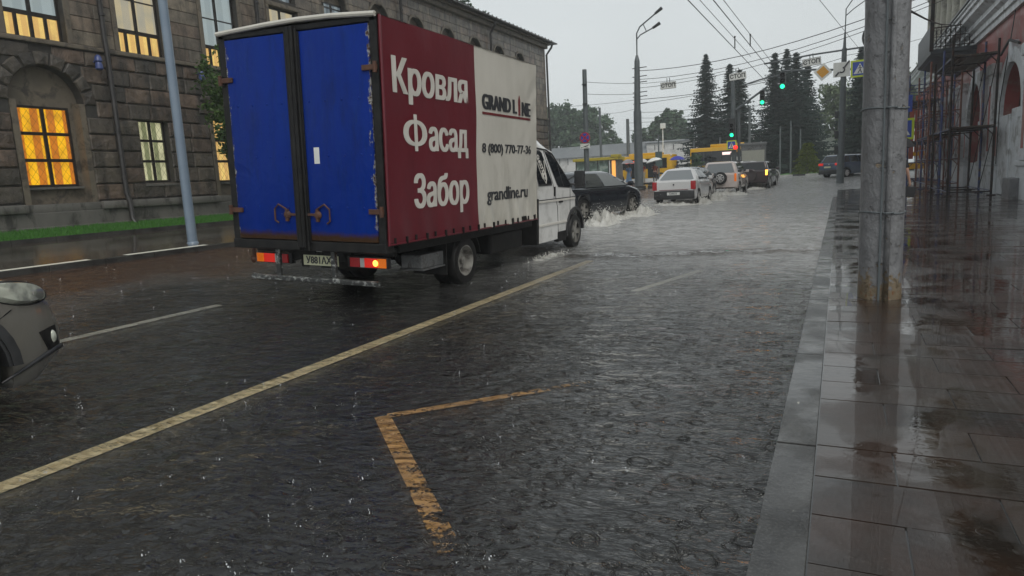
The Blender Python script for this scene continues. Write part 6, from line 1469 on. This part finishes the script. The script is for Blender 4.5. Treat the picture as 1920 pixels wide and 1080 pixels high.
M['plank'] = mat('weathered_planks', (.06, .042, .028), (.12, .09, .06), 4, .6, bump=.4, bscale=30, stretch=(1, 5, 1), coat=.2)
M['orange_mesh'] = mat('red_orange_panel', (.45, .09, .05), (.34, .07, .05), 4, .5)
hz = thing('balcony_house', 'old red and white arcaded house with cream upper storey at the right edge', 'building', (5.5, 0, 0))
XF = 5.5; OF = (5.5, 0, 0); HY0, HY1 = 17.0, 63.0
arcs = [22.6, 30.0, 37.4, 44.8, 52.2, 59.6]; AR, ZS = 1.72, 3.0
m = MB()
hol = [(y - AR, y + AR, .06, ZS) for y in arcs]; ar2 = [(y - AR, y + AR, ZS, ZS + AR) for y in arcs]
yy = sorted({HY0, HY1, *[h[0] for h in hol], *[h[1] for h in hol]}); zz_ = sorted({0, .06, ZS, ZS + AR, 6.6})
wall_holes(m, XF, yy, zz_, lambda y, z: any(h[0] < y < h[1] and h[2] < z < h[3] for h in hol + ar2))
for yc in arcs:
    n = 18
    for i in range(n):
        t0, t1 = PI - PI * i / n, PI - PI * (i + 1) / n; a = (yc + AR * math.cos(t0), ZS + AR * math.sin(t0)); b = (yc + AR * math.cos(t1), ZS + AR * math.sin(t1))
        m.quad((XF, a[0], a[1]), (XF, b[0], b[1]), (XF, b[0], ZS + AR), (XF, a[0], ZS + AR)); m.quad((XF, a[0], a[1]), (XF + .5, a[0], a[1]), (XF + .5, b[0], b[1]), (XF, b[0], b[1]))
    for s in (-1, 1): m.quad((XF, yc + s * AR, 0), (XF, yc + s * AR, ZS), (XF + .5, yc + s * AR, ZS), (XF + .5, yc + s * AR, 0))
m.box(XF + .6, XF + 12, HY0, HY1, 0, 6.6); m.quad((XF, HY1, 0), (XF, HY1, 6.6), (XF + 12, HY1, 6.6), (XF + 12, HY1, 0)); m.quad((XF, HY0, 0), (XF + 12, HY0, 0), (XF + 12, HY0, 6.6), (XF, HY0, 6.6))
m.build('wall', M['red_wall'], hz, off=OF, fix=False)
for k, yc in enumerate(arcs):
    m = MB(); n = 20; q = []
    for i in range(n):
        t0, t1 = PI * i / n, PI * (i + 1) / n; P = lambda r, t, x: (XF - x, yc + r * math.cos(t), ZS + r * math.sin(t))
        a = [P(AR + .005, t0, .003), P(AR + .55, t0, .003), P(AR + .55, t1, .003), P(AR + .005, t1, .003)]; b = [P(AR + .02, t0, .14), P(AR + .5, t0, .14), P(AR + .5, t1, .14), P(AR + .02, t1, .14)]
        m.add(a + b, [(4, 5, 6, 7), (0, 1, 5, 4), (2, 3, 7, 6), (1, 2, 6, 5), (3, 0, 4, 7)])
    m.bbox(XF - .22, XF + .05, yc - .22, yc + .22, ZS + AR - .02, ZS + AR + .72, .03)
    m.build('archivolt', M['white_trim'], hz, off=OF)
    for s in (-1, 1):
        c = yc + s * (AR + .31)
        m = MB(); m.bbox(XF - .14, XF + .02, c - .28, c + .28, 1.32, 2.72, .02); m.bbox(XF - .2, XF + .02, c - .34, c + .34, 2.723, 3.0, .04); pl = m.build('pilaster', M['white_trim'], hz, off=OF)
        m = MB(); m.box(XF - .15, XF - .138, c - .10, c + .10, 1.5, 2.6); m.build('inset_panel', M['red_wall'], pl, off=OF)
        c = yc + s * (AR + 1.17)
        m = MB(); m.bbox(XF - .26, XF + .02, c - .44, c + .44, 1.32, 4.6, .02); m.bbox(XF - .34, XF + .02, c - .52, c + .52, 4.603, 5.0, .05); pl = m.build('pier', M['white_trim'], hz, off=OF)
        m = MB(); m.box(XF - .275, XF - .255, c - .14, c + .14, 1.7, 4.2); m.build('inset_panel', M['red_wall'], pl, off=OF)
    m = MB(); X = XF + .45
    m.add([(X, yc, ZS)] + [(X, yc + AR * math.cos(PI * i / 16), ZS + AR * math.sin(PI * i / 16)) for i in range(17)], [(0, i, i + 1) for i in range(1, 17)]); m.quad((X, yc - AR, 0), (X, yc + AR, 0), (X, yc + AR, ZS), (X, yc - AR, ZS))
    d = m.build('door', M['door_red'] if k == 1 else M['glass'], hz, off=OF, fix=False)
    if k != 1:
        m = MB()
        for y in (-.85, 0, .85): m.box(X - .06, X - .005, yc + y - .05, yc + y + .05, 1.2, ZS + 1.2)
        m.box(X - .065, X - .006, yc - AR, yc + AR, 2.1, 2.2); m.box(X - .065, X - .006, yc - AR, yc + AR, ZS - .06, ZS + .06); m.build('door_frame', M['frame_dark'], d, off=OF)
        m = MB(); m.box(XF + .02, XF + .44, yc - AR + .01, yc + AR - .01, .06, 1.25); m.build('window_apron', M['white_trim'], hz, off=OF)
prev = HY0
for yc in arcs + [HY1 + AR + .6]:
    m = MB()
    if yc - AR - .02 > prev: m.bbox(XF - .18, XF + .05, prev, min(HY1, yc - AR - .02), -.05, 1.12, .03); m.bbox(XF - .23, XF + .05, prev, min(HY1, yc - AR - .02), 1.123, 1.32, .05)
    prev = yc + AR + .02
    if m.v: m.build('plinth', M['white_trim'], hz, off=OF)
m = MB(); m.bbox(XF - .05, XF + .3, 28.5, 30.05, .07, 3.12, .02); m.bbox(XF - .10, XF + .25, 30.06, 31.7, .07, 2.95, .02); bd_ = m.build('boarded_door', M['white_trim'], hz, off=OF)
m = MB(); m.bbox(XF - .45, XF + .2, 27.6, 28.7, -.02, .75, .03); m.build('stone_bollard', M['concrete'], hz, off=OF)
m = MB(); m.box(XF - .02, XF + .3, 27.4, 28.45, .75, 2.6); m.build('rusty_panel', mat('orange_brown_panel', (.34, .11, .045), (.26, .09, .04), 3, .5), hz, off=OF)
prof = [(0, 6.5), (-.12, 6.5), (-.12, 6.72), (-.2, 6.75), (-.2, 6.95), (-.34, 7.05), (-.34, 7.25), (-.62, 7.42), (-.62, 7.6), (-.70, 7.66), (-.70, 7.78), (-.76, 7.84), (-.76, 7.9), (0, 8.0), (.6, 8.0), (.6, 6.5)]
m = MB(); m.prism([(XF + a, b) for a, b in prof], 'y', HY0, HY1 + .4); m.build('cornice', M['white_trim'], hz, off=OF)
m = MB(); m.bbox(XF - .80, XF - .1, HY0, HY1 + .4, 7.95, 8.04, .02); m.build('cornice_cap', M['roof_metal'], hz, off=OF)
m = MB(); m.prism([(HY0, 8.0), (58.6, 8.0), (58.6, 13.6), (HY0, 13.6)], 'x', XF + .45, XF + 11); m.prism([(HY0, 13.6), (58.2, 13.6), (58.2, 19.6), (HY0, 19.6)], 'x', XF + .46, XF + 10.9); m.build('upper_wall', M['cream'], hz, off=OF)
for yc in [57.6, 55.4, 52.6, 50.4, 47.6, 45.4, 42.6, 40.4, 37.6, 35.4, 32.6, 30.4]:
    m = MB(); m.bbox(XF - .28, XF + .5, yc - .42, yc + .42, 8.02, 8.5, .03); m.lathe([(.38, 8.5), (.34, 8.62), (.32, 8.7), (.27, 12.2), (.34, 12.3), (.38, 12.5)], 16, (XF + .12, yc, 0)); m.bbox(XF - .32, XF + .5, yc - .45, yc + .45, 12.5, 12.75, .03); m.build('column', M['cream'], hz, smooth=40, off=OF)
for yc in [54.0, 49.0, 44.0, 39.0, 34.0, 29.0]: m = MB(); m.box(XF + .40, XF + .449, yc - .55, yc + .55, 9.0, 11.8); m.build('window', M['glass'], hz, off=OF)
m = MB(); m.bbox(XF - .35, XF + 11.2, HY0, 58.9, 12.76, 13.3, .05); m.bbox(XF - .75, XF + 11.4, HY0, 59.2, 13.303, 13.7, .05); m.build('upper_cornice', M['cream'], hz, off=OF)
# balcony
bc = bpy.data.objects.new('balcony', None); col.objects.link(bc); bc.parent = hz; bc.location = (-1.0, 41.2, 6.42)
m = MB(); m.bbox(-.8, 1.0, -3.0, 3.1, -.10, .10, .02); m.bbox(-.8, -.75, -3.0, 3.1, .1, 1.25, .01); m.prism([(-.8, -.1), (1.0, -.1), (1.0, -.7)], 'y', -2.9, 3.0); m.build('slab', mat('dark_balcony_sheet', (.02, .026, .032), (.035, .042, .05), 3, .45), bc)
m = MB()
m.bbox(-.8, .9, -3.02, -2.97, 1.02, 1.07, .01); m.bbox(-.8, .9, -3.02, -2.97, .18, .22, .01); m.bbox(-.8, .9, -3.02, -2.97, .62, .65, .01)
for i in range(10):
    x = -.78 + i * .185; m.cyl((x, -3, .1), (x, -3, 1.2 if i % 2 == 0 else 1.05), .018, n=6)
    if i < 9:
        for zc in (.4, .83): m.tube([(x + .09 + .075 * math.cos(a), -3, zc + .12 * math.sin(a)) for a in [2 * PI * j / 10 for j in range(11)]], .011, 4)
m.build('railing', M['dark_steel'], bc)
m = MB(); m.bbox(-.86, -.70, -3.1, -2.95, .0, 6.0, .02); m.build('post', M['dark_steel'], bc)
m = MB(); m.tube([(XF - .3, 33.2, 8.0), (XF - .9, 33.2, 8.5), (XF - 1.1, 33.2, 8.6)], .06); m.ball((XF - 1.15, 33.2, 8.55), .18, 8); m.build('wall_lamp', M['dark_steel'], hz, off=OF)
m = MB(); m.tube([(XF - .05, 30.3, 6.6), (XF - .18, 30.2, 5.4), (XF - .2, 30.6, 4.6), (XF - .17, 31.5, 3.4), (XF - .17, 31.6, 1.2)], .018, 5); m.tube([(XF - .16, 31.8, 5.2), (XF - .2, 30.2, 5.5), (XF - .22, 28.5, 5.15)], .05, 5); m.build('cable', M['wire'], hz, off=OF)

def scaffold(label, x0, x1, ys, levels, top, mats, decks, seed, rails_=True):
    rr = random.Random(seed); s = thing('scaffolding', label, 'scaffold', (x0, ys[0], .06), 0, 'scaffold towers along the house'); X = x1 - x0
    for j, y in enumerate(ys):
        for x in (0, X):
            m = MB(); y_ = y - ys[0]; m.cyl((x, y_, .03), (x + rr.uniform(-.03, .03), y_, top + rr.uniform(-.25, .25)), .042, n=8); m.bbox(x - .13, x + .13, y_ - .13, y_ + .13, 0, .03, .005); m.build('post', M[mats[j % len(mats)]], s)
    Ly = ys[-1] - ys[0]
    for y in ys:
        y_ = y - ys[0]
        for z in levels:
            m = MB(); m.cyl((0, y_, z), (X, y_, z), .024, n=6)
            if z > levels[0]:
                for a, b in ((0, .25), (X, X - .25)): m.cyl((a, y_, z - .3), (b, y_, z - .02), .018, n=5)
            m.build('transom', M[mats[0]], s)
    for x in (0, X):
        for k, z in enumerate(levels):
            for dz in ((.03, .5, 1.0) if rails_ and k else (.03,)):
                m = MB(); m.cyl((x, 0, z + dz), (x, Ly, z + dz), .02 if dz < .1 else .016, n=6); m.build('ledger', M[mats[-1]], s)
    for a, b in zip(ys, ys[1:]):
        for z0, z1 in zip(levels, levels[1:]):
            m = MB(); m.cyl((0, a - ys[0], z0), (0, b - ys[0], z1), .016, n=5); m.build('brace', M[mats[0]], s)
            m = MB(); m.cyl((X, b - ys[0], z0), (X, a - ys[0], z1), .016, n=5); m.build('brace', M[mats[0]], s)
    for z in decks:
        m = MB(); k = 5; wd = X / k
        for i in range(k):
            a = rr.uniform(-.15, .1); m.bbox(i * wd + .01, (i + 1) * wd - .01, a, ys[-1] - ys[0] + rr.uniform(-.1, .2), z + .05 + rr.uniform(0, .015), z + .09 + rr.uniform(0, .015), .006)
        m.build('deck', M['plank'], s)
    return s
scaffold('nearest dark scaffold tower with a plank deck and roof of boards by the arched door', 3.72, 5.1, [30.84, 33.4, 36.0], [.15, 2.5, 5.1], 5.75, ['dark_steel', 'blue_steel'], [2.5, 5.1], 1, False)
scaffold('middle blue and rusty scaffold tower behind the nearest one', 3.65, 4.9, [37.4, 39.9, 42.4], [.3, 1.4, 2.45, 3.6, 4.9], 5.6, ['rust_steel', 'blue_steel'], [2.45], 2)
scaffold('far dense scaffold tower with red boards near the house end', 3.4, 4.9, [44.5, 46.8, 49.1, 51.4], [.3, 1.3, 2.4, 3.5, 4.6, 5.5], 6.0, ['blue_steel', 'rust_steel'], [2.4, 4.6], 3)
rb = thing('red_fence_panel', 'red orange boards standing upright beside the far scaffold tower', 'panel', (3.5, 53, .3))
m = MB()
for i in range(5): m.bbox(i * .3, i * .3 + .26, -.03, .03, 1.7 if i % 2 else 1.3, 5.4 - .2 * (i % 3), .01)
for i in (0, 4): m.cyl((i * .3 + .13, 0, 0), (i * .3 + .13, 0, 5.4), .04)
m.build('boards', M['orange_mesh'], rb)
yb = thing('yellow_barrier', 'yellow and white construction barrier beyond the scaffold towers', 'barrier', (3.6, 56, g(3.6, 56)))
m = MB(); m.bbox(0, 2.0, -.05, .05, .35, .75, .02); m.bbox(0, 2.0, -.05, .05, 1.25, 1.55, .02); m.build('board', M['bus_yellow'], yb); m = MB(); m.bbox(.1, .2, -.04, .04, 0, 1.6); m.bbox(1.8, 1.9, -.04, .04, 0, 1.6); m.build('leg', M['galv'], yb)

# ---------------------------------------------------------------- rain haze
t = NT('rain_haze'); t.t.nodes.clear(); o = t.n('OutputMaterial'); pv = t.n('VolumePrincipled'); pv.inputs['Color'].default_value = (.92, .95, .96, 1); pv.inputs['Density'].default_value = .0013; pv.inputs['Anisotropy'].default_value = .2
t.l(pv.outputs[0], o.inputs['Volume'])
m = MB(); m.box(-960, 960, -60, 1560, -2.0, 30); hzb = m.build('haze', t.m); tag(hzb, 'pale rain haze filling the air over the street', 'haze', kind='stuff')
